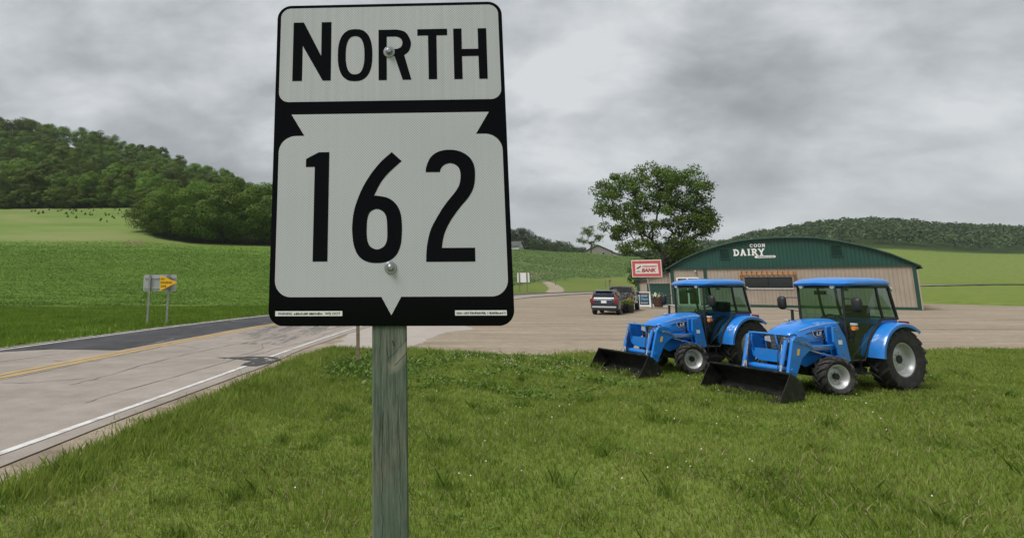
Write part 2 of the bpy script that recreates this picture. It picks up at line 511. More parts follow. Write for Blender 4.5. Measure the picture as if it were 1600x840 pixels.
def terrain_mat():
    m, nt, b = nodes_of("grassland")
    fine = vnoise(nt, 14, 6, 0.7)
    med = vnoise(nt, 0.45, 6, 0.6)
    big = vnoise(nt, 0.035, 4, 0.55)
    lawn = ramp(nt, med, [(0.3, (0.105, 0.155, 0.026)), (0.55, (0.150, 0.200, 0.040)), (0.75, (0.205, 0.215, 0.072))])

    def attr(name):
        a = nt.nodes.new("ShaderNodeAttribute")
        a.attribute_name = name
        return a.outputs["Fac"]

    def edge(name, amount=0.5):
        v = nmath(nt, "ADD", attr(name), nmath(nt, "MULTIPLY", nmath(nt, "SUBTRACT", med, 0.5), amount))
        return ramp(nt, v, [(0.42, (0, 0, 0)), (0.58, (1, 1, 1))])

    verge = ramp(nt, med, [(0.3, (0.090, 0.155, 0.022)), (0.7, (0.140, 0.210, 0.034))])
    col = mixc(nt, edge("verge"), lawn, verge)
    far_lawn = ramp(nt, big, [(0.35, (0.100, 0.150, 0.030)), (0.65, (0.150, 0.180, 0.050))])
    col = mixc(nt, edge("far_lawn"), col, far_lawn)
    crop = ramp(nt, med, [(0.3, (0.095, 0.170, 0.030)), (0.7, (0.145, 0.230, 0.046))])
    col = mixc(nt, edge("crop", 0.25), col, crop)
    pale = ramp(nt, med, [(0.3, (0.125, 0.185, 0.062)), (0.7, (0.165, 0.235, 0.088))])
    col = mixc(nt, edge("pale_crop", 0.25), col, pale)
    mead_n = vnoise(nt, 0.05, 5, 0.6, (0.5, 1.6, 1))
    mead = ramp(nt, mead_n, [(0.32, (0.105, 0.180, 0.036)), (0.5, (0.150, 0.205, 0.056)), (0.7, (0.205, 0.220, 0.090))])
    col = mixc(nt, edge("meadow"), col, mead)
    soil = ramp(nt, med, [(0.3, (0.14, 0.105, 0.062)), (0.7, (0.21, 0.165, 0.10))])
    col = mixc(nt, edge("soil", 0.9), col, soil)
    dirt = ramp(nt, med, [(0.3, (0.28, 0.235, 0.175)), (0.7, (0.34, 0.29, 0.225))])
    col = mixc(nt, edge("dirt", 0.3), col, dirt)
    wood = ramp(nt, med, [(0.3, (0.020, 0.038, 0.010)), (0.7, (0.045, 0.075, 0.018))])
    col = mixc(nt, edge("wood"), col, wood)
    col = mixc(nt, 0.5, col, ramp(nt, fine, [(0.3, (0.62, 0.62, 0.62)), (0.7, (1.2, 1.2, 1.2))]), "MULTIPLY")
    nt.links.new(col, b.inputs["Base Color"])
    b.inputs["Roughness"].default_value = 1.0
    b.inputs["Specular IOR Level"].default_value = 0.1
    bump(nt, b, fine, 0.6, 0.05)
    return m


M["terrain"] = terrain_mat()


# ------------------------------------------------------------------ object helpers
def tag(o, label=None, cat=None, group=None, kind=None):
    if label:
        o["label"] = label
    if cat:
        o["category"] = cat
    if group:
        o["group"] = group
    if kind:
        o["kind"] = kind
    return o


def thing(name, label, cat, loc=(0, 0, 0), rotz=0.0, group=None, scale=1.0):
    o = bpy.data.objects.new(name, None)
    COL.objects.link(o)
    o.empty_display_size = 0.2
    o.location = loc
    o.rotation_euler = (0, 0, rotz)
    o.scale = (scale,) * 3
    return tag(o, label, cat, group)


def link(name, me, mat, parent=None, loc=None, rot=None):
    o = bpy.data.objects.new(name, me)
    COL.objects.link(o)
    if mat is not None and not me.materials:
        me.materials.append(mat)
    if parent:
        o.parent = parent
    if loc is not None:
        o.location = loc
    if rot is not None:
        o.rotation_euler = rot
    return o


def arrays_mesh(name, v, f, smooth=False):
    """v (N,3) float, f (M,k) int, all faces of k corners"""
    v = np.ascontiguousarray(v, dtype=np.float32)
    f = np.ascontiguousarray(f, dtype=np.int32)
    me = bpy.data.meshes.new(name)
    k = f.shape[1]
    me.vertices.add(len(v))
    me.vertices.foreach_set("co", v.ravel())
    me.loops.add(f.size)
    me.loops.foreach_set("vertex_index", f.ravel())
    me.polygons.add(len(f))
    me.polygons.foreach_set("loop_start", np.arange(0, f.size, k, dtype=np.int32))
    me.polygons.foreach_set("loop_total", np.full(len(f), k, dtype=np.int32))
    if smooth:
        me.polygons.foreach_set("use_smooth", np.ones(len(f), dtype=bool))
    me.update(calc_edges=True)
    return me


class MB:
    def __init__(s):
        s.v, s.f = [], []

    def add(s, verts, faces, mat=None):
        n = len(s.v)
        for p in verts:
            p = Vector(p)
            s.v.append(tuple(mat @ p) if mat else tuple(p))
        s.f += [tuple(i + n for i in f) for f in faces]
        return s

    def box(s, c, size, rot=None):
        hx, hy, hz_ = size[0] / 2, size[1] / 2, size[2] / 2
        vs = [(x, y, z) for x in (-hx, hx) for y in (-hy, hy) for z in (-hz_, hz_)]
        fs = [(0, 1, 3, 2), (4, 6, 7, 5), (0, 4, 5, 1), (2, 3, 7, 6), (0, 2, 6, 4), (1, 5, 7, 3)]
        m = Matrix.Translation(c)
        if rot is not None:
            m = m @ (rot.to_4x4() if isinstance(rot, Matrix) else Matrix.Rotation(rot[1], 4, rot[0]))
        return s.add(vs, fs, m)

    def cyl(s, p0, p1, r0, r1=None, n=12, caps=True):
        r1 = r0 if r1 is None else r1
        p0, p1 = Vector(p0), Vector(p1)
        q = (p1 - p0).to_track_quat("Z", "Y")
        vs, fs = [], []
        for k in range(n):
            a = 2 * math.pi * k / n
            d = q @ Vector((math.cos(a), math.sin(a), 0))
            vs += [tuple(p0 + d * r0), tuple(p1 + d * r1)]
        for k in range(n):
            j = (k + 1) % n
            fs.append((2 * k, 2 * j, 2 * j + 1, 2 * k + 1))
        if caps:
            fs.append(tuple(2 * k for k in reversed(range(n))))
            fs.append(tuple(2 * k + 1 for k in range(n)))
        return s.add(vs, fs)

    def tube(s, pts, r, n=8):
        pts = [Vector(p) for p in pts]
        vs, fs = [], []
        for i, p in enumerate(pts):
            t = (pts[min(i + 1, len(pts) - 1)] - pts[max(i - 1, 0)]).normalized()
            q = t.to_track_quat("Z", "Y")
            rr = r[i] if isinstance(r, (list, tuple)) else r
            for k in range(n):
                a = 2 * math.pi * k / n
                vs.append(tuple(p + q @ Vector((math.cos(a) * rr, math.sin(a) * rr, 0))))
        for i in range(len(pts) - 1):
            for k in range(n):
                j = (k + 1) % n
                fs.append((i * n + k, i * n + j, (i + 1) * n + j, (i + 1) * n + k))
        fs.append(tuple(reversed(range(n))))
        fs.append(tuple((len(pts) - 1) * n + k for k in range(n)))
        return s.add(vs, fs)

    def lathe(s, prof, n=32, axis="Y"):
        """prof: list of (radius, along); closed ring of profile points if first == last"""
        vs, fs = [], []
        m = len(prof)
        for k in range(n):
            a = 2 * math.pi * k / n
            for (r, h) in prof:
                vs.append((r * math.cos(a), h, r * math.sin(a)) if axis == "Y" else (r * math.cos(a), r * math.sin(a), h))
        for k in range(n):
            j = (k + 1) % n
            for i in range(m - 1):
                fs.append((k * m + i, k * m + i + 1, j * m + i + 1, j * m + i))
        return s.add(vs, fs)

    def prism(s, poly, y0, y1, plane="XZ", mat=None):
        """poly of (a, b) in the plane, extruded between y0 and y1 along the third axis; concave allowed"""
        def pt(a, b, c):
            return (a, c, b) if plane == "XZ" else ((a, b, c) if plane == "XY" else (c, a, b))
        n = len(poly)
        vs = [pt(a, b, y0) for a, b in poly] + [pt(a, b, y1) for a, b in poly]
        tris = tessellate_polygon([[Vector((a, b, 0)) for a, b in poly]])
        fs = [tuple(t) for t in tris] + [tuple(i + n for i in reversed(t)) for t in tris]
        for k in range(n):
            j = (k + 1) % n
            fs.append((k, j, j + n, k + n))
        return s.add(vs, fs, mat)

    def loft(s, rings, caps=True, closed=True):
        n = len(rings[0])
        vs = [p for r in rings for p in r]
        fs = []
        for i in range(len(rings) - 1):
            for k in range(n if closed else n - 1):
                j = (k + 1) % n
                fs.append((i * n + k, i * n + j, (i + 1) * n + j, (i + 1) * n + k))
        if caps:
            fs.append(tuple(reversed(range(n))))
            fs.append(tuple((len(rings) - 1) * n + k for k in range(n)))
        return s.add(vs, fs)

    def mesh(s, name, smooth=None):
        me = bpy.data.meshes.new(name)
        me.from_pydata(s.v, [], s.f)
        bm = bmesh.new()
        bm.from_mesh(me)
        bmesh.ops.recalc_face_normals(bm, faces=bm.faces)
        bm.to_mesh(me)
        bm.free()
        if smooth:
            me.shade_smooth()
            me.set_sharp_from_angle(angle=R(smooth))
        me.update()
        return me

    def build(s, name, mat, parent=None, smooth=None, bevel=0, loc=None, rot=None):
        o = link(name, s.mesh(name, smooth), mat, parent, loc, rot)
        if bevel:
            b = o.modifiers.new("bevel", "BEVEL")
            b.width = bevel
            b.segments = 2
            b.limit_method = "ANGLE"
            b.angle_limit = R(35)
        return o


def flat_poly(name, loops, mat, parent, to3d, smooth=None):
    """filled flat shape; loops = [outer, hole, ...] in 2D; to3d maps (a, b) to 3D"""
    tris = tessellate_polygon([[Vector((a, b, 0)) for a, b in l] for l in loops])
    pts = [to3d(a, b) for l in loops for a, b in l]
    me = bpy.data.meshes.new(name)
    me.from_pydata([tuple(p) for p in pts], [], [tuple(t) for t in tris])
    me.update()
    return link(name, me, mat, parent)


_font_cache = {}


def text_mesh(body, w, h, bold=0.0, shear=0.0):
    """built-in font text as a mesh in XY, fitted to a w x h box with its lower left at 0, 0; returns verts, faces"""
    cu = bpy.data.curves.new("lettering", "FONT")
    cu.body = body
    cu.offset = bold
    cu.shear = shear
    cu.resolution_u = 3
    ob = bpy.data.objects.new("lettering", cu)
    COL.objects.link(ob)
    bpy.context.view_layer.update()
    me = bpy.data.meshes.new_from_object(ob.evaluated_get(bpy.context.evaluated_depsgraph_get()))
    vs = [v.co.copy() for v in me.vertices]
    fs = [tuple(p.vertices) for p in me.polygons]
    bpy.data.objects.remove(ob)
    bpy.data.curves.remove(cu)
    bpy.data.meshes.remove(me)
    x0, x1 = min(v.x for v in vs), max(v.x for v in vs)
    y0, y1 = min(v.y for v in vs), max(v.y for v in vs)
    return [((v.x - x0) / (x1 - x0) * w, (v.y - y0) / (y1 - y0) * h) for v in vs], fs


def lettering(name, body, w, h, mat, parent, to3d, bold=0.0, shear=0.0):
    vs, fs = text_mesh(body, w, h, bold, shear)
    me = bpy.data.meshes.new(name)
    me.from_pydata([tuple(to3d(a, b)) for a, b in vs], [], fs)
    me.update()
    return link(name, me, mat, parent)


def copy_tree(o, parent=None):
    c = o.copy()
    COL.objects.link(c)
    c.parent = parent
    for ch in list(o.children):
        copy_tree(ch, c)
    return c


# ------------------------------------------------------------------ terrain
def zpix(py, d):
    """height that a thing at depth d has when seen on row py of the photograph"""
    b = (300 - py) / 900
    return EYE + d * (math.sin(PITCH) + b * math.cos(PITCH)) / (math.cos(PITCH) - b * math.sin(PITCH))


BASE = [(0, 0), (62, 0)]


def prof(*pairs):
    return [(0, 0), (40, 0)] + list(pairs)


def far_profiles():
    z = zpix
    return {
        -1500: prof((58, 0), (170, 16), (260, 38), (460, 120), (700, 140), (2600, 150)),
        -600: prof((58, 0), (170, 16), (260, 40), (460, 135), (700, 150), (2600, 150)),
        0: prof((57, 0), (110, 6), (170, z(379, 170)), (262, z(327, 262)), (330, 62), (460, z(206, 460)), (700, 140), (2600, 140)),
        100: prof((58, 0), (110, 6), (170, z(379, 170)), (262, z(327, 262)), (330, 60), (460, z(228, 460)), (700, 125), (2600, 130)),
        215: prof((60, 0), (110, 5.5), (170, z(379, 170)), (262, z(325, 262)), (330, 55), (460, z(250, 460)), (700, 110), (2600, 120)),
        320: prof((62, 0), (110, 5), (175, z(384, 175)), (262, 33), (330, 46), (460, z(286, 460)), (700, 85), (2600, 100)),
        425: prof((64, 0), (110, 4.5), (175, z(386, 175)), (262, 28), (330, 38), (460, z(316, 460)), (700, 70), (2600, 90)),
        600: prof((66, 0), (85, 0.4), (110, 1.6), (180, 11), (262, 22), (460, 44), (700, 50), (2600, 80)),
        800: prof((62, 0), (110, 1.0), (125, z(441, 125)), (250, z(387, 250)), (290, 18.8), (460, 30), (520, 40), (700, 42), (2600, 70)),
        900: prof((62, 0), (116, 1.1), (150, z(435, 150)), (260, z(392.5, 260)), (300, 17.5), (520, 24), (700, 28), (2600, 70)),
        1000: prof((62, 0), (138, 1.5), (168, z(430, 168)), (265, z(401, 265)), (310, 14.5), (520, 12), (800, 40), (1000, 62), (2600, 70)),
        1100: prof((62, 0), (140, 1.5), (200, 4), (300, 6), (520, 8), (800, 40), (1000, z(383, 1000)), (2600, 70)),
        1200: prof((62, 0), (140, 1.5), (200, 4), (300, 6), (520, 12), (650, 40), (800, z(366, 800)), (1000, 70), (2600, 70)),
        1350: prof((62, 0), (140, 1.5), (200, 4), (300, 6), (450, 14), (650, 62), (800, z(350, 800)), (1000, 84), (2600, 80)),
        1600: prof((62, 0), (140, 1.5), (200, 4), (300, 6), (450, 14), (650, 50), (800, z(362, 800)), (1000, 75), (2600, 80)),
        2400: prof((62, 0), (140, 1.5), (200, 4), (300, 8), (450, 18), (650, 50), (800, 85), (1000, 85), (2600, 85)),
    }


_tab = far_profiles()
_us = np.array([(k - 600) / 900 / 1.012 for k in _tab])
RAD = np.concatenate([[0.0], np.geomspace(1.6, 2600, 330)])
ANG = np.radians(np.concatenate([np.linspace(-180, -78, 30, endpoint=False), np.linspace(-78, 78, 391), np.linspace(78, 180, 31)[1:]]))


def _raw(x, y):
    u = np.where(y > 1, x / np.maximum(y, 1), np.sign(x) * 9)
    d = np.clip(y, 0, 2600)
    cols = np.stack([np.interp(d, [p[0] for p in pr], [p[1] for p in pr]) for pr in _tab.values()])
    uc = np.clip(u, _us[0], _us[-1] - 1e-6)
    i = np.clip(np.searchsorted(_us, uc, side="right") - 1, 0, len(_us) - 2)
    t = (uc - _us[i]) / (_us[i + 1] - _us[i])
    t = t * t * (3 - 2 * t)
    idx = np.arange(x.size).reshape(x.shape)
    flat = cols.reshape(len(_us), -1)
    return flat[i.ravel(), idx.ravel()].reshape(x.shape) * (1 - t) + flat[i.ravel() + 1, idx.ravel()].reshape(x.shape) * t


_A, _Rr = np.meshgrid(ANG, RAD, indexing="ij")
_X, _Y = _Rr * np.sin(_A), _Rr * np.cos(_A)
_Z = _raw(_X, _Y)
for _ in range(6):          # smooth over the polar grid, more strongly far out
    s = _Z.copy()
    s[1:-1] = (_Z[:-2] + 2 * _Z[1:-1] + _Z[2:]) / 4
    s2 = s.copy()
    s2[:, 1:-1] = (s[:, :-2] + 2 * s[:, 1:-1] + s[:, 2:]) / 4
    w = np.clip((_Rr - 55) / 30, 0, 1)
    _Z = _Z * (1 - w) + s2 * w
_Z += np.clip((_Rr - 150) / 200, 0, 1) * (1.2 * np.sin(_X * 0.021 + 1) * np.sin(_Y * 0.017) + 0.6 * np.sin(_X * 0.05) * np.cos(_Y * 0.043))


def T(x, y):
    x, y = np.asarray(x, float), np.asarray(y, float)
    r, a = np.hypot(x, y), np.arctan2(x, y)
    ai = np.interp(a, ANG, np.arange(len(ANG)))
    ri = np.interp(r, RAD, np.arange(len(RAD)))
    a0 = np.clip(ai.astype(int), 0, len(ANG) - 2)
    r0 = np.clip(ri.astype(int), 0, len(RAD) - 2)
    fa, fr = ai - a0, ri - r0
    return (_Z[a0, r0] * (1 - fa) * (1 - fr) + _Z[a0 + 1, r0] * fa * (1 - fr) + _Z[a0, r0 + 1] * (1 - fa) * fr + _Z[a0 + 1, r0 + 1] * fa * fr)


def tz(x, y):
    return float(T(np.array([x]), np.array([y]))[0])


def catmull(pts, step=0.8):
    pts = [np.array(p, float) for p in pts]
    out = []
    for i in range(len(pts) - 1):
        p0, p1, p2, p3 = pts[max(i - 1, 0)], pts[i], pts[i + 1], pts[min(i + 2, len(pts) - 1)]
        n = max(2, int(np.linalg.norm(p2 - p1) / step))
        for k in range(n):
            t = k / n
            out.append(0.5 * (2 * p1 + (p2 - p0) * t + (2 * p0 - 5 * p1 + 4 * p2 - p3) * t * t + (3 * p1 - p0 - 3 * p2 + p3) * t ** 3))
    out.append(pts[-1])
    return np.array(out)


ROAD = catmull([(-14.6, -22), (-12.7, -10), (-11.0, 0), (-9.9, 7), (-8.86, 13.8), (-8.1, 19.2), (-7.2, 25), (-6.0, 31.5), (-3.3, 42), (1.5, 56), (7.5, 70), (15.5, 84), (25, 95.5), (36, 105.5), (60, 123), (110, 146), (200, 170), (340, 184), (520, 190)])
_seg = np.gradient(ROAD, axis=0)
RDIR = _seg / np.linalg.norm(_seg, axis=1)[:, None]
RNOR = np.stack([RDIR[:, 1], -RDIR[:, 0]], 1)      # to the right (camera side)
RLEN = np.concatenate([[0], np.cumsum(np.linalg.norm(np.diff(ROAD, axis=0), axis=1))])
RZ = T(ROAD[:, 0], ROAD[:, 1])


def road_offset(x, y):
    """signed distance from the centre line, positive on the camera side (coarse)"""
    shp = np.shape(x)
    px, py = np.ravel(x), np.ravel(y)
    C, Nn = ROAD[::3], RNOR[::3]
    best = np.full(px.size, 1e9)
    val = np.zeros(px.size)
    for c, n in zip(C, Nn):
        d2 = (px - c[0]) ** 2 + (py - c[1]) ** 2
        m = d2 < best
        best[m] = d2[m]
        val[m] = (px[m] - c[0]) * n[0] + (py[m] - c[1]) * n[1]
    sg = np.sign(val)
    return (sg * np.sqrt(best)).reshape(shp)


def strip(off0, off1, s0, s1, lift, wob=(0, 0), cols=1, seed=0):
    """mesh arrays of a ribbon along the road between two offsets"""
    m = (RLEN >= s0) & (RLEN <= s1)
    i = np.where(m)[0]
    rr = np.random.default_rng(seed)
    a = np.full(len(i), off0, float)
    b = np.full(len(i), off1, float)
    if wob[0]:
        a += np.convolve(rr.normal(0, wob[0], len(i) + 4), np.ones(5) / 5, "valid")
    if wob[1]:
        b += np.convolve(rr.normal(0, wob[1], len(i) + 4), np.ones(5) / 5, "valid")
    vs = []
    for k in range(cols + 1):
        o = a + (b - a) * k / cols
        p = ROAD[i] + RNOR[i] * o[:, None]
        vs.append(np.column_stack([p, RZ[i] + lift]))
    v = np.concatenate(vs)
    n = len(i)
    f = [(k * n + j, (k + 1) * n + j, (k + 1) * n + j + 1, k * n + j + 1) for k in range(cols) for j in range(n - 1)]
    return v, np.array(f)


ROAD_R, ROAD_L = 5.35, -4.95
LAWN_EDGE = [(-6.6, -12), (-5.6, -5), (-4.6, 2), (-3.75, 8), (-2.94, 13.1), (-2.7, 14.8), (-2.43, 17.0), (-1.75, 19.3), (-0.4, 19.5), (0.85, 19.7), (2.0, 18.9), (3.5, 18.2), (5.0, 17.9), (6.6, 18.6), (9, 18.9), (14, 19.3), (25, 20), (46, 21), (80, 22)]
_le = np.array(LAWN_EDGE)


def in_lawn(x, y):
    """lawn on the camera's side of the gravel"""
    x, y = np.asarray(x, float), np.asarray(y, float)
    top = np.interp(x, _le[7:, 0], _le[7:, 1])
    left = np.interp(y, _le[:8, 1], _le[:8, 0])
    return (y < top) & (x > left)


off_grid = road_offset(_X, _Y) if False else None
_fr = _Y > -30
_off = np.full(_X.shape, 99.0)
_near = (_Rr < 560)
_off[_near] = road_offset(_X[_near], _Y[_near])
_lot_in = (_off > -4) & (_Y > 21.5) & (_Y < 78) & (_X < 70) & ~in_lawn(_X, _Y)
_road_in = (np.abs(_off - 0.2) < 4.4) & _near
zmesh = _Z - np.where(_road_in | _lot_in, 0.22, 0.0)
nA, nR = _X.shape
tv = np.column_stack([_X.ravel(), _Y.ravel(), zmesh.ravel()])
gi = np.arange(nA * nR).reshape(nA, nR)
tf = np.stack([gi[:-1, :-1], gi[1:, :-1], gi[1:, 1:], gi[:-1, 1:]], -1).reshape(-1, 4)
tme = arrays_mesh("terrain", tv, tf, True)
_u = np.where(_Y > 1, _X / np.maximum(_Y, 1), 9)
_px = 600 + 900 * 1.012 * _u


def sm(v, w):
    return np.clip(v / w * 0.5 + 0.5, 0, 1)


foot_left = np.interp(_px, [-600, 0, 420, 800], [54, 55.6, 62, 112])
left_side = (_off < -3)
mask = {}
crop_left = sm(_Y - foot_left, 2.5) * sm(164 - _Y + np.interp(_px, [0, 200, 320], [0, 0, 12]), 40) * sm(700 - _px, 60)
mask["crop"] = crop_left * left_side
foot_right = np.interp(_px, [700, 803, 830, 880, 900, 930, 1000, 1040], [112, 118, 124, 140, 150, 150, 168, 175])
mask["pale_crop"] = sm(_Y - foot_right, 4) * sm(275 - _Y, 12) * sm(_px - 700, 60) * sm(1080 - _px, 40) * left_side
mask["meadow"] = sm(_Y - 166, 40) * sm(262 - _Y, 6) * sm(330 - _px, 60)
mask["verge"] = sm(-_off - 4, 1.0) * sm(foot_left - _Y, 1) * sm(700 - _px, 80)
mask["far_lawn"] = sm(-_off - 4, 1.5) * sm(foot_right - _Y, 2) * sm(_px - 700, 60) * (_Rr < 400)
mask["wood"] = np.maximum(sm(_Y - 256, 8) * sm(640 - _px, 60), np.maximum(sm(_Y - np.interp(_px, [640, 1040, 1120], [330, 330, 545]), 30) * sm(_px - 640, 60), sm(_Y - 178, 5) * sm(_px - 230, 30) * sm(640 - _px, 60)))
mask["soil"] = np.maximum(np.exp(-((_Y - foot_left + 1.2) / 0.9) ** 2) * (_px < 640) * left_side * 0.75, np.exp(-((_Y - 168) / 5) ** 2) * np.exp(-((_px - 205) / 28) ** 2) * 0.9)
# farm lane climbing from the road into the far lawn
lane = catmull([(31.0, 107), (34.5, 117), (36.5, 128), (36, 140), (39, 150), (46, 156)], 1.0)
ld = np.full(_X.shape, 99.0)
_nl = (_Rr < 230) & (_Y > 95) & (_X > 15)
for c in lane:
    ld[_nl] = np.minimum(ld[_nl], np.hypot(_X[_nl] - c[0], _Y[_nl] - c[1]))
mask["dirt"] = sm(1.5 - ld, 1.0)
for k, v in mask.items():
    a = tme.attributes.new(k, "FLOAT", "POINT")
    a.data.foreach_set("value", np.ascontiguousarray(v.astype(np.float32).ravel()))
ter = link("terrain", tme, M["terrain"])
tag(ter, "rolling green grassland with crop fields under the wooded hills", "ground", kind="structure")

# road, shoulder and gravel lot
v, f = strip(ROAD_L, ROAD_R, 0, 690, 0.03, (0.05, 0.10), 6, 1)
n = int((RLEN <= 690).sum())
for side in (0, 6):         # skirts so the slab has an edge
    base = np.arange(n) + side * n
    low = v[base].copy()
    low[:, 2] -= 0.12
    idx = len(v) + np.arange(n)
    v = np.concatenate([v, low])
    f = np.concatenate([f, np.stack([base[:-1], base[1:], idx[1:], idx[:-1]], 1)])
road = link("road", arrays_mesh("road", v, f), M["old_road"])
tag(road, "two-lane highway with worn pale pavement and yellow centre lines", "road", kind="structure")


def road_part(name, o0, o1, s0, s1, lift, mat, wob=(0, 0), seed=0):
    v, f = strip(o0, o1, s0, s1, lift, wob, 1, seed)
    return link(name, arrays_mesh(name, v, f), mat, road)


def crack(pts, width, seed, mat):
    rr = np.random.default_rng(seed)
    c = catmull(pts, 0.35)
    d = np.gradient(c, axis=0)
    d /= np.linalg.norm(d, axis=1)[:, None] + 1e-9
    nrm = np.stack([d[:, 1], -d[:, 0]], 1)
    c = c + nrm * np.cumsum(rr.normal(0, 0.03, len(c)))[:, None]
    w = width * rr.uniform(0.3, 1.4, len(c))[:, None]
    a, b = c - nrm * w / 2, c + nrm * w / 2
    v = np.concatenate([np.column_stack([a, T(a[:, 0], a[:, 1]) + 0.0365]), np.column_stack([b, T(b[:, 0], b[:, 1]) + 0.0365])])
    n = len(c)
    f = np.array([(k, k + 1, n + k + 1, n + k) for k in range(n - 1)])
    link("crack", arrays_mesh("crack", v, f), mat, road)


def road_pt(s, o):
    i = int(np.argmin(np.abs(RLEN - s)))
    return tuple(ROAD[i] + RNOR[i] * o)


def ground_patch(name, pts, lift, mat, parent=None, jit=0.05, seed=1, max_edge=4.0):
    rr = np.random.default_rng(seed)
    dense = []
    for a, b in zip(pts, pts[1:] + pts[:1]):
        L = math.hypot(b[0] - a[0], b[1] - a[1])
        n = max(1, min(60, int(L / 0.35)))
        for k in range(n):
            t = k / n
            dense.append((a[0] + (b[0] - a[0]) * t + rr.normal(0, jit), a[1] + (b[1] - a[1]) * t + rr.normal(0, jit)))
    bm = bmesh.new()
    vs = [bm.verts.new((x, y, 0)) for x, y in dense]
    tris = tessellate_polygon([[Vector((x, y, 0)) for x, y in dense]])
    for t in tris:
        try:
            bm.faces.new([vs[i] for i in t])
        except ValueError:
            pass
    for _ in range(6):
        long_e = [e for e in bm.edges if e.calc_length() > max_edge]
        if not long_e:
            break
        bmesh.ops.subdivide_edges(bm, edges=long_e, cuts=1)
        bmesh.ops.triangulate(bm, faces=bm.faces)
    co = np.array([v.co[:] for v in bm.verts])
    z = T(co[:, 0], co[:, 1]) + lift
    for v_, zz in zip(bm.verts, z):
        v_.co.z = zz
    bmesh.ops.recalc_face_normals(bm, faces=bm.faces)
    for f_ in bm.faces:
        if f_.normal.z < 0:
            f_.normal_flip()
    me = bpy.data.meshes.new(name)
    bm.to_mesh(me)
    bm.free()
    return link(name, me, mat, parent)


S0 = float(RLEN[np.argmin(np.hypot(ROAD[:, 0] + 8.1, ROAD[:, 1] - 18.9))])
road_part("asphalt_overlay", -4.7, -0.45, S0, 690, 0.034, M["new_asphalt"], (0.03, 0.06), 3)
ground_patch("asphalt_overlay_edge", [road_pt(S0 + 0.3, -0.45), road_pt(S0 - 0.1, -1.2), road_pt(S0 - 0.35, -2.2), road_pt(S0 - 0.3, -3.1), road_pt(S0 - 0.9, -3.8), road_pt(S0 - 1.6, -4.7), road_pt(S0 + 0.4, -4.7)], 0.0345, M["new_asphalt"], road, 0.05, 31)
road_part("wheel_track", 0.7, 2.3, S0 + 4, 75 + S0, 0.034, M["worn_lane"], (0.25, 0.3), 4)
road_part("wheel_track", 2.6, 4.2, S0 + 2, 60 + S0, 0.034, M["worn_lane"], (0.25, 0.3), 5)
road_part("wheel_track", -0.1, 1.0, S0 + 10, 120 + S0, 0.034, M["worn_lane"], (0.1, 0.4), 6)
road_part("edge_line", -4.46, -4.30, 0, 690, 0.038, M["line_white"], (0.008, 0.008), 7)
road_part("edge_line", 4.89, 5.01, 0, 690, 0.038, M["line_white"], (0.012, 0.012), 8)
road_part("centre_line", -0.27, -0.11, 0, 690, 0.038, M["line_yellow"], (0.008, 0.008), 9)
road_part("centre_line", 0.09, 0.25, 0, 690, 0.038, M["line_yellow"], (0.008, 0.008), 10)
# thin dragged scrapes on the overlay, seams and a tar patch by the edge line
rs = np.random.default_rng(5)
for k in range(12):
    s = S0 + 1 + rs.uniform(0, 30)
    o = rs.uniform(-3.9, -0.7)
    L = rs.uniform(2, 8)
    crack([road_pt(s, o), road_pt(s + L / 2, o + rs.uniform(-0.25, 0.35)), road_pt(s + L, o + rs.uniform(-0.3, 0.6))], rs.uniform(0.04, 0.10), 300 + k, M["scrape"])
for k in range(0):
    s = S0 + 1 + rs.uniform(0, 34)
    o = rs.uniform(-3.9, -0.7)
    v, f = strip(o, o + rs.uniform(0.06, 0.16), s, s + rs.uniform(2, 7), 0.0365, (0.05, 0.05), 1, 20 + k)
    if len(f):
        v[:, 0] += np.linspace(0, rs.uniform(-0.5, 0.5), len(v) // 2).tolist() * 2
        link("scrape_mark", arrays_mesh("scrape_mark", v, f), M["scrape"], road)


rc = np.random.default_rng(77)
for k in range(16):          # across the lanes and wandering along them
    s = S0 - 9 + k * 3.1 + rc.uniform(-1, 1)
    o0 = rc.uniform(-4.2, 1.5)
    o1 = o0 + rc.uniform(1.5, 4.5)
    crack([road_pt(s, o0), road_pt(s + rc.uniform(-0.6, 0.6), (o0 + o1) / 2), road_pt(s + rc.uniform(-1, 1), min(o1, 4.8))], 0.022, 100 + k, M["crack"])
for k, (o, s, L) in enumerate(((2.4, S0 - 6, 26), (1.2, S0 + 6, 30), (3.9, S0 - 2, 14), (-2.3, S0 - 12, 11), (0.55, S0 - 10, 40), (4.55, S0 - 8, 34))):
    crack([road_pt(s + t * L / 5, o + rc.normal(0, 0.22)) for t in range(6)], 0.026, 140 + k, M["crack"])


ground_patch("tar_patch", [(-4.9, 17.35), (-4.0, 17.55), (-3.2, 17.5), (-2.95, 16.9), (-3.1, 16.1), (-3.35, 15.55), (-3.75, 15.6), (-3.8, 16.1), (-3.65, 16.5), (-4.1, 16.9)], 0.041, M["tar"], road, 0.04, 2)
edge_pts = [tuple(ROAD[i] + RNOR[i] * 5.0) for i in range(0, len(ROAD), 3) if ROAD[i][1] > -12 and RLEN[i] < 158]
lot_poly = edge_pts + [(40, 98), (44, 80), (60, 68), (80, 40), (80, 22)] + list(reversed(_le.tolist()[1:-1]))
lot_poly = [tuple(p) for p in lot_poly]
lot = ground_patch("gravel_lot", lot_poly, 0.012, M["gravel"], None, 0.06, 3, 5.0)
tag(lot, "wide tan gravel lot between the highway and the green building", "gravel lot", kind="structure")
ground_patch("paved_apron", [(-1.7, 20.1), (0.9, 20.1), (1.25, 21.6), (2.7, 26.5), (4.4, 28.6), (4.2, 34), (5.2, 44), (2.0, 44.2), (-0.2, 37), (-1.6, 30)], 0.017, M["apron"], lot, 0.07, 4)


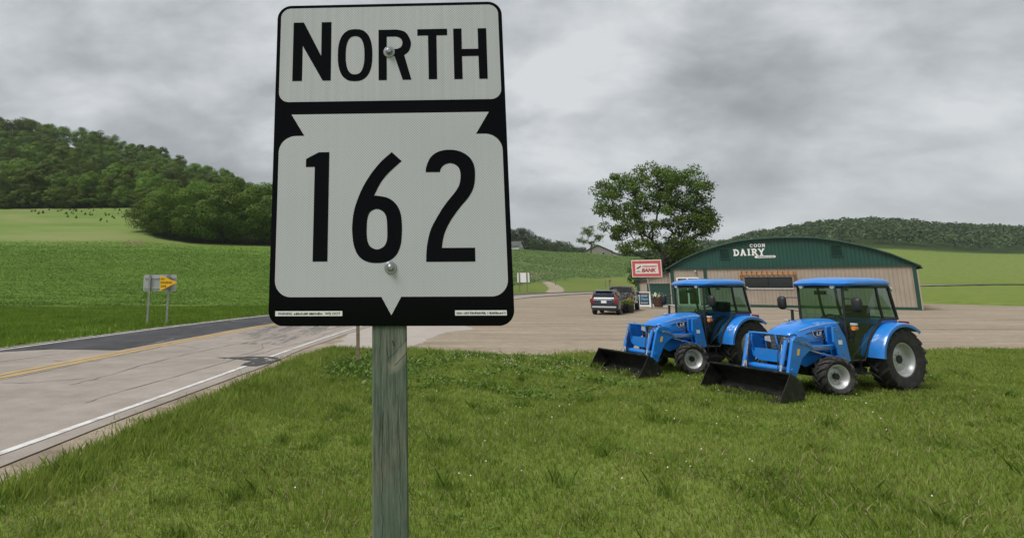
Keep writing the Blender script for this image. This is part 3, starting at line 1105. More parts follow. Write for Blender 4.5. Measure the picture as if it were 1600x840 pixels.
# ------------------------------------------------------------------ foliage helpers
def leaf_mesh(name, c, size, up=0.3, aspect=0.62, seed=0, outward=None):
    """one small pointed leaf-shaped quad per centre"""
    rr = np.random.default_rng(seed)
    n = len(c)
    nor = rr.normal(size=(n, 3))
    nor /= np.linalg.norm(nor, axis=1)[:, None]
    nor[:, 2] += up
    if outward is not None:
        nor += outward
    nor /= np.linalg.norm(nor, axis=1)[:, None] + 1e-9
    t = np.cross(nor, rr.normal(size=(n, 3)))
    t /= np.linalg.norm(t, axis=1)[:, None] + 1e-9
    b = np.cross(nor, t)
    s = np.asarray(size)[:, None] if np.ndim(size) else size
    a0 = c - t * s * 0.5
    a1 = c + b * s * 0.5 * aspect
    a2 = c + t * s * 0.5
    a3 = c - b * s * 0.5 * aspect
    v = np.stack([a0, a1, a2, a3], 1).reshape(-1, 3)
    f = np.arange(4 * n).reshape(-1, 4)
    return arrays_mesh(name, v, f)


def skeleton(base, top, targets, jitter, rr, min_r, exp=2.2, trunk_lean=0.0):
    """grow limbs from a trunk to every target; returns list of (p0, p1, r0, r1)"""
    nodes = [np.array(base, float)]
    par = [-1]
    steps = 4
    for k in range(1, steps + 1):
        t = k / steps
        p = np.array(base) * (1 - t) + np.array(top) * t + rr.normal(0, jitter * 0.25, 3) * [1, 1, 0]
        nodes.append(p)
        par.append(len(nodes) - 2)
    order = np.argsort([np.linalg.norm(np.array(c) - top) for c in targets])
    for oi in order:
        c = np.array(targets[oi], float)
        arr = np.array(nodes)
        dv = c - arr
        dist = np.linalg.norm(dv, axis=1)
        pen = np.where(dv[:, 2] < 0.15 * dist, 2.0 * dist, 0) + np.where(arr[:, 2] < base[2] + 0.55 * (top[2] - base[2]), 50, 0)
        hub = np.linalg.norm(arr - np.array(top), axis=1)
        j = int(np.argmin(dist + pen + 0.12 * hub))
        m = max(2, int(dist[j] / (jitter * 2.2)))
        prev = j
        for k in range(1, m + 1):
            t = k / m
            p = arr[j] * (1 - t) + c * t
            p[2] += 0.10 * dist[j] * math.sin(math.pi * t) * (0.4 if dist[j] > 1 else 0)
            if k < m:
                p = p + rr.normal(0, jitter * 0.22, 3)
            nodes.append(p)
            par.append(prev)
            prev = len(nodes) - 1
    w = np.zeros(len(nodes))
    kids = np.bincount([p for p in par if p >= 0], minlength=len(nodes))
    w[kids == 0] = min_r ** exp
    for k in range(len(nodes) - 1, 0, -1):
        w[par[k]] += w[k]
    r = w ** (1 / exp)
    return [(nodes[par[k]], nodes[k], r[par[k]] if par[k] > 4 else max(r[k], r[par[k]] * 0.8), r[k]) for k in range(1, len(nodes))]


def limbs_mesh(name, segs, n=5, cut=0.0):
    vs, fs = [], []
    ang = np.arange(n) * 2 * math.pi / n
    for p0, p1, r0, r1 in segs:
        if r1 < cut:
            continue
        d = p1 - p0
        L = np.linalg.norm(d)
        if L < 1e-5:
            continue
        d = d / L
        a = np.cross(d, [0.3, 0.9, 0.2])
        a /= np.linalg.norm(a)
        b = np.cross(d, a)
        ring = np.cos(ang)[:, None] * a + np.sin(ang)[:, None] * b
        o = len(vs) * n
        vs.append(p0 - d * min(L * 0.1, r0 * 0.3) + ring * r0)
        vs.append(p1 + ring * r1)
        for k in range(n):
            j = (k + 1) % n
            fs.append((o + k, o + j, o + n + j, o + n + k))
    return arrays_mesh(name, np.concatenate(vs), np.array(fs), True)


def round_tree_meshes(h, rad, seed, n_clump=24, leaves=210, leaf=0.48, low=0.03):
    """a broad woodland tree, base at the origin: returns trunk mesh, crown mesh"""
    rr = np.random.default_rng(seed)
    cz = h * (0.5 + low * 0.5)
    hz_ = h * (1 - low) * 0.5
    cl = []
    while len(cl) < n_clump:
        p = rr.normal(size=3)
        p /= np.linalg.norm(p)
        rad_f = rr.uniform(0.55, 1.0) ** 0.5
        lob = 1 + 0.18 * math.sin(3 * math.atan2(p[1], p[0]) + seed)
        c = np.array([p[0] * rad * rad_f * lob * 0.82, p[1] * rad * rad_f * lob * 0.82, cz + p[2] * hz_ * rad_f * 0.84])
        if all(np.linalg.norm(c - q) > rad * 0.24 for q in cl):
            cl.append(c)
        else:
            n_clump -= 0.02
    pts, outw = [], []
    for c in cl:
        cr_ = rad * rr.uniform(0.28, 0.46)
        d = rr.normal(size=(leaves, 3))
        d /= np.linalg.norm(d, axis=1)[:, None]
        rr_ = cr_ * rr.uniform(0.55, 1.08, leaves) ** 0.6
        q = c + d * rr_[:, None] * [1, 1, 0.72]
        pts.append(q)
        outw.append(d * 2.0 + (q - [0, 0, cz]) / [rad, rad, hz_] * 1.2)
    pts = np.concatenate(pts)
    crown = leaf_mesh("crown", pts, rr.uniform(0.7, 1.25, len(pts)) * leaf, 0.25, 0.75, seed, np.concatenate(outw))
    segs = skeleton((0, 0, -0.6), np.array((0, 0, h * 0.32)), [c * [0.9, 0.9, 0.95] for c in cl], 0.9, rr, 0.035)
    return limbs_mesh("trunk", segs, 5, 0.05), crown


def make_tree(name, label, cat, meshes, leafm, loc, rotz, scale, group=None):
    t = thing(name, label, cat, loc, rotz, group)
    t.scale = scale
    link("trunk", meshes[0], M["bark"], t)
    link("crown", meshes[1], leafm, t)
    return t


# hillside woods on the left: every crown is a tree of its own
protos = [round_tree_meshes(h, r, 100 + i) for i, (h, r) in enumerate([(15, 5.2), (17, 5.6), (13, 5.0), (18, 6.0), (14.5, 4.4), (16, 6.2)])]
for tr_, cr_m in protos:
    tr_.materials.append(M["bark"])
    cr_m.materials.append(M["leaf_forest"])
rt = np.random.default_rng(42)


def px_x(px, d):
    return (px - 600) / 900 / 1.012 * d


LABEL_WOODS = "dense green deciduous tree in the woods covering the hillside above the meadow"
spots = []
for d in np.concatenate([np.arange(264, 330, 11), np.arange(334, 480, 16)]):
    sp_ = 10.0 if d < 300 else 12
    x = px_x(-60, d) + rt.uniform(0, 6)
    x_end = px_x(520 if d > 300 else 260, d)
    while x < x_end:
        spots.append((x + rt.uniform(-2, 2), d + rt.uniform(-4, 4)))
        x += sp_ * rt.uniform(0.8, 1.25)
cam_v = np.array([0, 0, EYE])
# keep the crowns the photograph can see: skip those behind a nearer, higher row
spots.sort(key=lambda s_: s_[1])
hor = {}
kept = []
for x, y in spots:
    z = tz(x, y)
    h = 15.5 * rt.uniform(0.7, 1.25)
    top = (z + h - EYE) / y
    b0, b1 = int((x - 4) / y * 90), int((x + 4) / y * 90)
    cur = min(hor.get(k, -9) for k in range(b0, b1 + 1))
    if top < cur + 0.006:
        continue
    for k in range(b0, b1 + 1):
        hor[k] = max(hor.get(k, -9), (z + h * 0.8 - EYE) / y)
    kept.append((x, y, z, h))
for i, (x, y, z, h) in enumerate(kept[:285]):
    k = int(rt.integers(0, len(protos)))
    s = h / [15, 17, 13, 18, 14.5, 16][k]
    make_tree("forest_tree", LABEL_WOODS, "tree", protos[k], None, (x, y, z - 0.3), rt.uniform(0, 6.28), (s * rt.uniform(0.95, 1.2), s * rt.uniform(0.95, 1.2), s), "trees in the hillside woods")

for k in range(46):
    px = -50 + k * 6.6 + rt.uniform(-2, 2)
    d = rt.uniform(257, 263)
    x = px_x(px, d)
    kk = int(rt.integers(0, len(protos)))
    s = rt.uniform(0.42, 0.72)
    make_tree("edge_tree", "low bushy tree along the edge of the woods where the meadow ends", "tree", protos[kk], None, (x, d, tz(x, d) - 0.8), rt.uniform(0, 6.28), (s * 1.25, s * 1.25, s), "low trees along the wood edge")

# grove that juts into the field
gp = [round_tree_meshes(h, r, 300 + i, 34, 240, 0.40, 0.0) for i, (h, r) in enumerate([(16, 6.0), (17, 6.6), (15, 5.6), (18, 6.4)])]
for tr_, cr_m in gp:
    tr_.materials.append(M["bark"])
    cr_m.materials.append(M["leaf_clump"])
grove = [(236, 186, 372, 300), (262, 183, 378, 283), (243, 194, 0, 291), (290, 181, 381, 285), (318, 180, 383, 281), (300, 192, 0, 276), (345, 180, 385, 279), (372, 181, 386, 277), (360, 193, 0, 272), (398, 181, 387, 279),
         (424, 182, 387, 282), (410, 194, 0, 276), (450, 183, 388, 285), (478, 186, 388, 290), (275, 200, 0, 290), (335, 202, 0, 276), (440, 198, 0, 284), (222, 192, 0, 305)]
for i, (px, d, _, ytop) in enumerate(grove):
    x = px_x(px, d)
    z = tz(x, d)
    h = zpix(ytop, d) - z + rt.uniform(-0.6, 0.9)
    k = i % 4
    s = h / [16, 17, 15, 18][k]
    make_tree("grove_tree", "bright green full-crowned tree in the grove jutting into the crop field", "tree", gp[k], None, (x, d, z - 0.3), rt.uniform(0, 6.28), (max(s, 0.9) * 1.02, max(s, 0.9) * 1.02, s), "trees of the grove beside the field")

# wooded ridge between the sign and the farm, seen over the pale field
RIDGE = [(800, 520, 352), (812, 515, 353), (824, 522, 354), (836, 516, 361), (800, 505, 362), (818, 500, 364), (846, 512, 367), (856, 505, 370), (832, 498, 369), (866, 500, 371), (876, 505, 373), (886, 500, 376), (896, 505, 379), (848, 488, 377), (864, 486, 379),
         (880, 488, 381), (905, 500, 382), (894, 488, 384), (806, 490, 372), (824, 486, 374), (912, 470, 384), (838, 480, 378), (815, 478, 378), (785, 520, 352), (770, 522, 351), (960, 420, 394), (972, 410, 392), (984, 405, 388), (996, 400, 386), (1008, 395, 388), (1046, 380, 391), (1060, 385, 390), (1075, 390, 392), (1090, 395, 395)]
rp = [round_tree_meshes(h, r, 500 + i, 26, 90, 0.75, 0.0) for i, (h, r) in enumerate([(15, 6.5), (16, 7.0), (14, 6.8)])]
for tr_, cr_m in rp:
    tr_.materials.append(M["bark"])
    cr_m.materials.append(M["leaf_far"])
for i, (px, d, ytop) in enumerate(RIDGE):
    x = px_x(px, d)
    z = tz(x, d)
    h = max(7.0, zpix(ytop, d) - z)
    k = i % 3
    s = h / [15, 16, 14][k]
    g_ = px < 950
    make_tree("ridge_tree", "dark green tree on the low ridge behind the pale crop field" if g_ else "dark tree in the hedgerow behind the small farm buildings", "tree", rp[k], None, (x, d, z - 0.4), rt.uniform(0, 6.28), (min(s, 1.6), min(s, 1.6), s),
              "trees on the low ridge" if g_ else "trees of the far hedgerow")

# far wooded bluff at the right: one mass
rr = np.random.default_rng(9)
cc = []
for _ in range(5200):
    u = rr.uniform(0.46, 1.75)
    d = rr.uniform(560, 1060)
    x = u * d
    cc.append((x, d, tz(x, d) + rr.uniform(3.0, 7.5)))
cc = np.array(cc)
dd = rr.normal(size=(len(cc), 16, 3))
dd /= np.linalg.norm(dd, axis=2)[:, :, None]
dd[:, :, 2] = np.abs(dd[:, :, 2]) * 0.9
pp = (cc[:, None, :] + dd * rr.uniform(4.5, 7.0, (len(cc), 1, 1))).reshape(-1, 3)
wo = link("far_woodland", leaf_mesh("far_woodland", pp, rr.uniform(2.2, 3.6, len(pp)), 0.3, 0.9, 4, dd.reshape(-1, 3) * 0.8), M["leaf_far"])
tag(wo, "hazy wooded bluff on the horizon behind the green building", "woodland", kind="stuff")

# young conifers dotted over the meadow
ym = MB()
for k in range(4):
    z0 = 0.25 + k * 0.5
    r0 = 0.75 - k * 0.17
    ym.cyl((0, 0, z0), (0, 0, z0 + 0.75), r0, 0.05, 7)
ym.cyl((0, 0, -0.2), (0, 0, 0.4), 0.07, 0.06, 6)
yme = ym.mesh("young_conifer")
yme.materials.append(M["leaf_shrub"])
ry = np.random.default_rng(3)
for k in range(58):
    px = ry.uniform(35, 208)
    d = ry.uniform(232, 256) if k < 46 else ry.uniform(216, 234)
    x = px_x(px, d)
    o = link("young_conifer", yme, None, None, (x, d, tz(x, d)), (0, 0, ry.uniform(0, 6)))
    s = ry.uniform(0.25, 0.58)
    o.scale = (s * 1.5, s * 1.5, s * 0.8)
    tag(o, "small dark young conifer dotted over the pale meadow below the woods", "young tree", "young conifers on the meadow")

# broad tree behind the bank sign
def big_tree():
    rr = np.random.default_rng(77)
    bx, by = 40.5, 86.0
    bz = tz(bx, by)
    targets = []

    def lobe(cx, cy, cz, rx, ry_, rz, n, gap):
        k = 0
        while n > 0 and k < 4000:
            k += 1
            p = rr.normal(size=3)
            p /= np.linalg.norm(p)
            f = rr.uniform(0.25, 1.0) ** 0.45
            c = np.array([cx + p[0] * rx * f, cy + p[1] * ry_ * f, cz + p[2] * rz * f])
            if all(np.linalg.norm(c - q) > gap for q in targets):
                targets.append(c)
                n -= 1

    lobe(-3.6, 0, 14.5, 3.9, 4.0, 3.6, 36, 1.15)
    lobe(0.6, 0, 16.2, 3.4, 4.0, 3.0, 30, 1.15)
    lobe(4.2, 0, 15.2, 3.8, 4.0, 3.6, 34, 1.15)
    lobe(0.4, 0, 11.5, 3.6, 3.8, 3.0, 17, 1.4)
    lobe(5.6, 0, 10.4, 3.2, 3.2, 2.6, 24, 1.1)
    lobe(-4.6, 0, 10.2, 2.6, 3.0, 2.4, 13, 1.15)
    lobe(7.4, 0, 11.4, 1.5, 1.6, 0.9, 6, 0.8)
    lobe(-6.9, 0, 12.6, 1.1, 1.5, 0.9, 5, 0.8)
    lobe(-7.2, 0, 15.6, 0.9, 1.5, 1.0, 4, 0.8)
    lobe(3.0, 0, 7.2, 3.4, 3.0, 1.5, 14, 1.1)
    lobe(-3.4, 0, 7.0, 2.4, 2.6, 1.1, 8, 1.1)
    pts, outs = [], []
    for c in targets:
        nl = int(rr.uniform(120, 230))
        q = rr.normal(size=(nl, 3))
        q /= np.linalg.norm(q, axis=1)[:, None]
        outs.append(q * 0.8)
        q *= (rr.uniform(0.15, 1.0, nl) ** 0.5 * rr.uniform(0.8, 1.35))[:, None] * [1.0, 1.0, 0.8]
        pts.append(c + q)
    pts = np.concatenate(pts)
    outs = np.concatenate(outs)
    segs = skeleton((0, 0, -0.4), np.array((0.4, 0, 4.6)), targets, 0.8, rr, 0.042, 2.15)
    t = thing("shade_tree", "tall broad spreading tree with open limbs behind the bank sign", "tree", (bx, by, bz), 0, None, 1.04)
    link("trunk", limbs_mesh("trunk", segs, 7), M["bark"], t)
    link("crown", leaf_mesh("crown", pts, rr.uniform(0.20, 0.36, len(pts)), 0.4, 0.7, 5, outs), M["leaf_oak"], t)


big_tree()


def small_tree():
    rr = np.random.default_rng(31)
    x, y = 97.4, 272
    z = tz(x, y)
    tg = []
    for cx, cz, rx, rz, n in ((-0.4, 11.0, 3.0, 2.6, 20), (4.0, 8.2, 2.2, 1.7, 12), (-3.2, 6.4, 1.9, 1.4, 9), (1.0, 5.2, 1.6, 1.2, 5)):
        for _ in range(n):
            tg.append(np.array([cx + rr.normal() * rx * 0.55, rr.normal() * 1.6, cz + rr.normal() * rz * 0.55]))
    pts = np.concatenate([c + rr.normal(size=(46, 3)) * [0.62, 0.62, 0.36] for c in tg])
    segs = skeleton((0, 0, -0.4), np.array((0.3, 0, 4.6)), tg, 0.8, rr, 0.075, 2.1)
    t = thing("lone_tree", "small open-crowned tree standing alone beside the grey farmhouse on the crest", "tree", (x, y, z))
    link("trunk", limbs_mesh("trunk", segs, 5), M["bark"], t)
    link("crown", leaf_mesh("crown", pts, rr.uniform(0.35, 0.62, len(pts)), 0.3, 0.75, 6), M["leaf_oak"], t)


small_tree()

# shrubs at the foot of the broad tree
sp_m = [round_tree_meshes(h, r, 700 + i, 26, 120, 0.34, -0.05) for i, (h, r) in enumerate([(5.5, 3.2), (6.5, 3.6)])]
for tr_, cr_m in sp_m:
    tr_.materials.append(M["bark"])
    cr_m.materials.append(M["leaf_shrub"])
for i, (px, d, ytop) in enumerate([(1012, 112, 402), (1034, 98, 393), (1056, 96, 389), (1078, 95, 391), (1066, 110, 385)]):
    x = px_x(px, d)
    z = tz(x, d)
    s = max(0.6, (zpix(ytop, d) - z) / [5.5, 6.5][i % 2])
    make_tree("shrub", "bushy dark green shrub around the foot of the broad tree", "shrub", sp_m[i % 2], None, (x, d, z), i * 1.3, (s, s, s), "shrubs under the broad tree")


# ------------------------------------------------------------------ route sign in the foreground
SC = Vector((0.0147, 1.4641, EYE + 0.3302))
SU = Vector((0.9993391, -0.03612985, 0.00399951)).normalized()
SV = Vector((-0.00343642, 0.01563387, 0.99987188)).normalized()
SN = SU.cross(SV).normalized()        # points away from the viewer? checked below
if SN.y > 0:
    SN = -SN
sign = thing("route_sign", "large black and white state highway 162 north sign on a treated timber post", "road sign", (SC.x, SC.y + 0.05, 0))
OFF = Vector(sign.location)


def s3(depth):
    def g(a, b):
        return SC + SU * (a / 1000) + SV * (b / 1000) + SN * depth - OFF
    return g


def rrect(x0, y0, x1, y1, r, n=7):
    out = []
    for cx, cy, a0 in ((x1 - r, y1 - r, 0), (x0 + r, y1 - r, 90), (x0 + r, y0 + r, 180), (x1 - r, y0 + r, 270)):
        for k in range(n + 1):
            a = R(a0 + 90 * k / n)
            out.append((cx + r * math.cos(a), cy + r * math.sin(a)))
    return out


outer = rrect(-305, -428.6, 305, 428.6, 38, 10)
mb = MB()
front, back = s3(0.0), s3(-0.003)
nO = len(outer)
mb.add([front(*p) for p in outer] + [back(*p) for p in outer], [tuple(range(nO)), tuple(reversed(range(nO, 2 * nO)))] + [(k, (k + 1) % nO, (k + 1) % nO + nO, k + nO) for k in range(nO)])
panel = mb.build("sign_panel", M["sign_black"], sign)
flat_poly("direction_field", [rrect(-295, 152.5, 295, 420, 27, 8)], M["sheet_top"], panel, s3(0.0005))


def arc(cx, cy, rx, ry_, a0, a1, n=9):
    return [(cx + rx * math.cos(R(a0 + (a1 - a0) * k / n)), cy + ry_ * math.sin(R(a0 + (a1 - a0) * k / n))) for k in range(n + 1)]


shield = [(-259.5, 117.6), (260.5, 117.6), (225, 58.5)] + arc(248, 14.5, 44.5, 44, 90, 0) + arc(251.5, -316, 41, 41.5, 0, -90) + [(27, -357.5), (2.2, -402.5), (-22.4, -357.8)] + arc(-250, -316, 41, 41.8, 270, 180) + arc(-246, 14.8, 45, 44.2, 180, 90) + [(-224, 59)]
flat_poly("shield_field", [shield], M["sheet_main"], panel, s3(0.0005))


def superell(cx, cy, a, b, n=2.35, k=40):
    out = []
    for i in range(k):
        t = 2 * math.pi * i / k
        c, s = math.cos(t), math.sin(t)
        out.append((cx + a * math.copysign(abs(c) ** (2 / n), c), cy + b * math.copysign(abs(s) ** (2 / n), s)))
    return out


def smooth_closed(pts, sharp, sub=4):
    """catmull through points, keeping the listed indices as corners"""
    n = len(pts)
    out = []
    for i in range(n):
        p0, p1, p2, p3 = pts[i - 1], pts[i], pts[(i + 1) % n], pts[(i + 2) % n]
        out.append(p1)
        if i in sharp and (i + 1) % n in sharp:
            continue
        a = p1 if i in sharp else p0
        d = p2 if (i + 1) % n in sharp else p3
        for k in range(1, sub):
            t = k / sub
            out.append(tuple(0.5 * (2 * p1[j] + (p2[j] - a[j]) * t + (2 * a[j] - 5 * p1[j] + 4 * p2[j] - d[j]) * t * t + (3 * p1[j] - a[j] - 3 * p2[j] + d[j]) * t ** 3) for j in (0, 1)))
    return out


LET = s3(0.001)
flat_poly("letter", [[(-260, 378.3), (-232, 378.3), (-183.2, 281), (-183.2, 378), (-156.5, 378), (-156.5, 211), (-178.3, 211), (-233.8, 311), (-233.8, 211), (-260, 211)]], M["sign_black"], panel, LET)
flat_poly("letter", [superell(-91.6, 282, 46.6, 74.2, 2.5), superell(-91.6, 281.4, 25.2, 54.4, 2.5)], M["sign_black"], panel, LET)
R_o = smooth_closed([(-28.4, 352.6), (21, 352.6), (45, 344), (58.8, 315.8), (53.5, 291), (40.4, 279.4), (58.9, 209.6), (35.9, 209.6), (14.5, 276.9), (-6.5, 276.9), (-6.5, 209.6), (-28.4, 209.6)], {0, 1, 5, 6, 7, 8, 9, 10, 11})
R_i = smooth_closed([(-6.3, 332.6), (20, 332.6), (31.8, 326.4), (36, 314.4), (31.6, 302), (20, 297), (-6.3, 297)], {0, 1, 5, 6})
flat_poly("letter", [R_o, R_i], M["sign_black"], panel, LET)
flat_poly("letter", [[(76.4, 352.2), (156.5, 352.2), (156.5, 333.7), (127.7, 333.7), (127.2, 209.8), (105, 209.8), (105, 333.9), (76.4, 333.9)]], M["sign_black"], panel, LET)
flat_poly("letter", [[(173, 352), (195.2, 352), (194.8, 293.5), (238.4, 293.5), (238.6, 351.5), (261.4, 351.5), (260.8, 208.8), (238.5, 208.8), (238.5, 273.2), (194.7, 273.2), (194.7, 209), (172.7, 209)]], M["sign_black"], panel, LET)
flat_poly("numeral", [[(-218.4, -3.2), (-185.2, 14.3), (-157.5, 14.3), (-158.8, -269.4), (-196.5, -269.4), (-195.2, -24.6), (-218.4, -24.6)]], M["sign_black"], panel, LET)
six = [(5.3, 12.4), (31.0, -11.8), (-4.5, -44.5), (-25.3, -71.7), (-40.6, -102.6), (-32.8, -102.2), (-4.8, -108.3), (15.6, -124.3), (26.9, -147.2), (30.3, -176.0), (29.7, -204.5), (26.2, -230.9), (14.7, -255.0), (-5.6, -269.7), (-33.0, -274.0), (-60.1, -269.8), (-80.3, -255.3), (-91.8, -230.1), (-96.1, -199.6), (-96.3, -175.0), (-92.3, -142.0), (-82.2, -108.8), (-67.9, -76.3), (-48.0, -44.0), (-23.1, -13.3)]
sixi = [(-59.4, -188.4), (-57.0, -158.8), (-49.2, -143.2), (-33.2, -136.7), (-17.3, -143.5), (-9.1, -159.2), (-7.2, -188.8), (-8.1, -216.5), (-16.3, -232.6), (-33.4, -239.8), (-50.0, -232.4), (-57.7, -216.1)]
flat_poly("numeral", [smooth_closed(six, {0, 1, 4}), smooth_closed(sixi, set())], M["sign_black"], panel, LET)
two = [(92.6, -41.8), (95.0, -26.6), (105.7, -3.4), (126.7, 12.2), (155.8, 16.9), (184.6, 11.4), (206.9, -4.6), (217.7, -25.9), (219.3, -53.3), (214.8, -82.6), (201.8, -107.4), (180.8, -132.0), (157.7, -162.7), (140.8, -193.1), (133.4, -217.4), (130.6, -237), (213.6, -237), (213.3, -271.5), (90.2, -271.5), (92.8, -233.3), (102.4, -192.9), (119.2, -160.3), (140.2, -127.5), (165.4, -96.7), (177.3, -78.0), (182.0, -57.1), (180.8, -38.2), (173.3, -25.4), (157.0, -18.9), (140.4, -23.7), (132.0, -33.4), (129.7, -42)]
flat_poly("numeral", [smooth_closed(two, {0, 15, 16, 17, 18, 31})], M["sign_black"], panel, LET)
for (x0, y0, x1, y1), words in (((-287.5, -404.2, -119.8, -391.9), (("WARNING", 0.04, 0.25), ("WIS DOT", 0.74, 0.97))), ((159.6, -403.5, 286.2, -391.0), ())):
    flat_poly("sticker", [[(x0, y0), (x1, y0), (x1, y1), (x0, y1)]], M["white"], panel, s3(0.001))
    w_ = x1 - x0
    for body, a, b in words:
        def g3(p, q, a=a):
            return s3(0.0014)(x0 + w_ * a + p, y0 + 3 + q)
        lettering("sticker_lettering", body, w_ * (b - a), 6.2, M["sign_black"], panel, g3, 0.01)
    # the small print nobody can read: fine worn strokes
    lo, hi = (0.28, 0.70) if words else (0.03, 0.97)
    sm_ = MB()
    rr = random.Random(int(x0))
    x = x0 + w_ * lo
    while x < x0 + w_ * hi:
        ww = rr.uniform(0.9, 2.2)
        hh = rr.uniform(3.0, 6.0)
        yb = y0 + 3 + rr.uniform(0, 0.8)
        q = [s3(0.0014)(*p) for p in ((x, yb), (x + ww, yb), (x + ww, yb + hh), (x, yb + hh))]
        sm_.add(q, [(0, 1, 2, 3)])
        x += ww + rr.uniform(0.5, 1.5) + (2.2 if rr.random() < 0.12 else 0)
    sm_.build("sticker_small_print", M["sign_black"], panel)
for (bx_, by_) in ((0.1, 288.6), (1.0, -286.0)):
    c = SC + SU * bx_ / 1000 + SV * by_ / 1000 - OFF
    big = by_ > 0
    wm = MB()
    q = SN.to_track_quat("Z", "Y").to_matrix().to_4x4()
    mt = Matrix.Translation(c) @ q
    wv = MB()
    wv.lathe([(0.0, 0.0005), (0.0155, 0.0005), (0.0155, 0.0022), (0.0145, 0.0032), (0.008, 0.0034), (0.0, 0.0034)], 28, "Z")
    for v_ in wv.v:
        wm.v.append(tuple(mt @ Vector(v_)))
    wm.f = wv.f
    bolt = wm.build("bolt", M["zinc"], panel, 40)
    hv = MB()
    hv.lathe([(0.0103, 0.0034), (0.0105, 0.005), (0.0095, 0.0062), (0.0083, 0.0064)], 24, "Z")
    hv.cyl((0, 0, 0.0034), (0, 0, 0.0115), 0.0078, 0.0074, 6)
    hv.lathe([(0.0068, 0.0115), (0.005, 0.0128), (0.0, 0.0130)], 18, "Z")
    h2 = MB()
    h2.v = [tuple(mt @ Vector(v_)) for v_ in hv.v]
    h2.f = hv.f
    h2.build("bolt_head", M["zinc"], panel, 30)
pm = MB()
c0 = SC - SN * 0.0035 + SU * (-0.0028)
ptop = c0 + SV * 0.40
zb = -0.2
kk = (zb - c0.z) / SV.z
pbot = c0 + SV * kk
hw = 0.0431
rings = []
for p in (pbot, c0 + SV * -0.43, ptop):
    o_ = Vector(p) - OFF
    ch = 0.004
    ring = []
    for a, b in ((-hw, 0.0 + ch), (-hw + ch, 0.0), (hw - ch, 0.0), (hw, ch), (hw, 0.0862 - ch), (hw - ch, 0.0862), (-hw + ch, 0.0862), (-hw, 0.0862 - ch)):
        ring.append(tuple(o_ + SU * a - SN * b))
    rings.append(ring)
pm.loft(rings)
po = pm.build("post", M["treated"], sign)
# shift the mesh so that the material's object space has its zero at the sign centre
sh = Vector(SC) - OFF
po.data.transform(Matrix.Translation(-sh))
po.location = sh
po["label"] = "greenish treated square timber post with a knot and splits"


# ------------------------------------------------------------------ tractors
def tyre_mesh(Rr_, w, rim, lugs, lug_h):
    mb = MB()
    hw = w / 2
    p = [(rim, -hw * 0.62), (rim + 0.02, -hw * 0.80), (Rr_ * 0.78, -hw * 1.0), (Rr_ - lug_h - 0.03, -hw * 0.95), (Rr_ - lug_h, -hw * 0.72), (Rr_ - lug_h + 0.006, 0), (Rr_ - lug_h, hw * 0.72), (Rr_ - lug_h - 0.03, hw * 0.95), (Rr_ * 0.78, hw * 1.0), (rim + 0.02, hw * 0.80), (rim, hw * 0.62)]
    mb.lathe(p, 44)
    for side in (-1, 1):
        for k in range(lugs):
            a0 = 2 * math.pi * (k + (0.5 if side > 0 else 0)) / lugs
            vs = []
            th = 0.30 * 2 * math.pi / lugs
            sk = 0.85 * 2 * math.pi / lugs
            # runs from the middle of the tread out and down the shoulder
            for t, y, rb, rt_ in ((0, -0.03 * side * w, Rr_ - lug_h - 0.01, Rr_), (0.7, side * hw * 0.74, Rr_ - lug_h - 0.015, Rr_ - 0.004), (1.0, side * hw * 1.03, Rr_ - lug_h - 0.07, Rr_ - lug_h * 0.9)):
                for da in (-th / 2, th / 2):
                    for r in (rb, rt_):
                        a = a0 + t * sk + da
                        vs.append((r * math.cos(a), y, r * math.sin(a)))
            fs = []
            for i in (0, 4):
                fs += [(i + 1, i + 3, i + 7, i + 5), (i, i + 1, i + 5, i + 4), (i + 2, i + 6, i + 7, i + 3)]
            fs += [(0, 2, 3, 1), (8, 9, 11, 10)]
            mb.add(vs, fs)
    return mb.mesh("tyre", 40)


def rim_mesh(rim, w, off):
    """wheel disc; outer face on +Y"""
    mb = MB()
    hw = w / 2
    o = hw * 0.62
    mb.lathe([(rim + 0.004, -o), (rim - 0.025, -o * 0.9), (rim - 0.035, 0), (rim - 0.03, o * 0.75), (rim - 0.012, o * 0.85), (rim + 0.012, o * 1.05), (rim + 0.018, o * 1.15), (rim - 0.006, o * 1.15), (rim - 0.028, o * 0.9), (rim - 0.045, off + 0.02), (rim * 0.72, off), (rim * 0.5, off + 0.025), (rim * 0.28, off + 0.02), (0.0, off + 0.02)], 40)
    for k in range(8):
        a = 2 * math.pi * k / 8
        r = rim * 0.4
        mb.cyl((r * math.cos(a), off + 0.01, r * math.sin(a)), (r * math.cos(a), off + 0.045, r * math.sin(a)), 0.011, 0.011, 6)
    return mb.mesh("rim", 40)


FR, FW, FRIM = 0.385, 0.27, 0.222
RR_, RW, RRIM = 0.645, 0.37, 0.33
RAX = -1.80
fty, rty = tyre_mesh(FR, FW, FRIM, 15, 0.034), tyre_mesh(RR_, RW, RRIM, 18, 0.045)
frm, rrm = rim_mesh(FRIM, FW, -0.015), rim_mesh(RRIM, RW, 0.02)
for me_, m_ in ((fty, "rubber"), (rty, "rubber"), (frm, "silver"), (rrm, "silver")):
    me_.materials.append(M[m_])


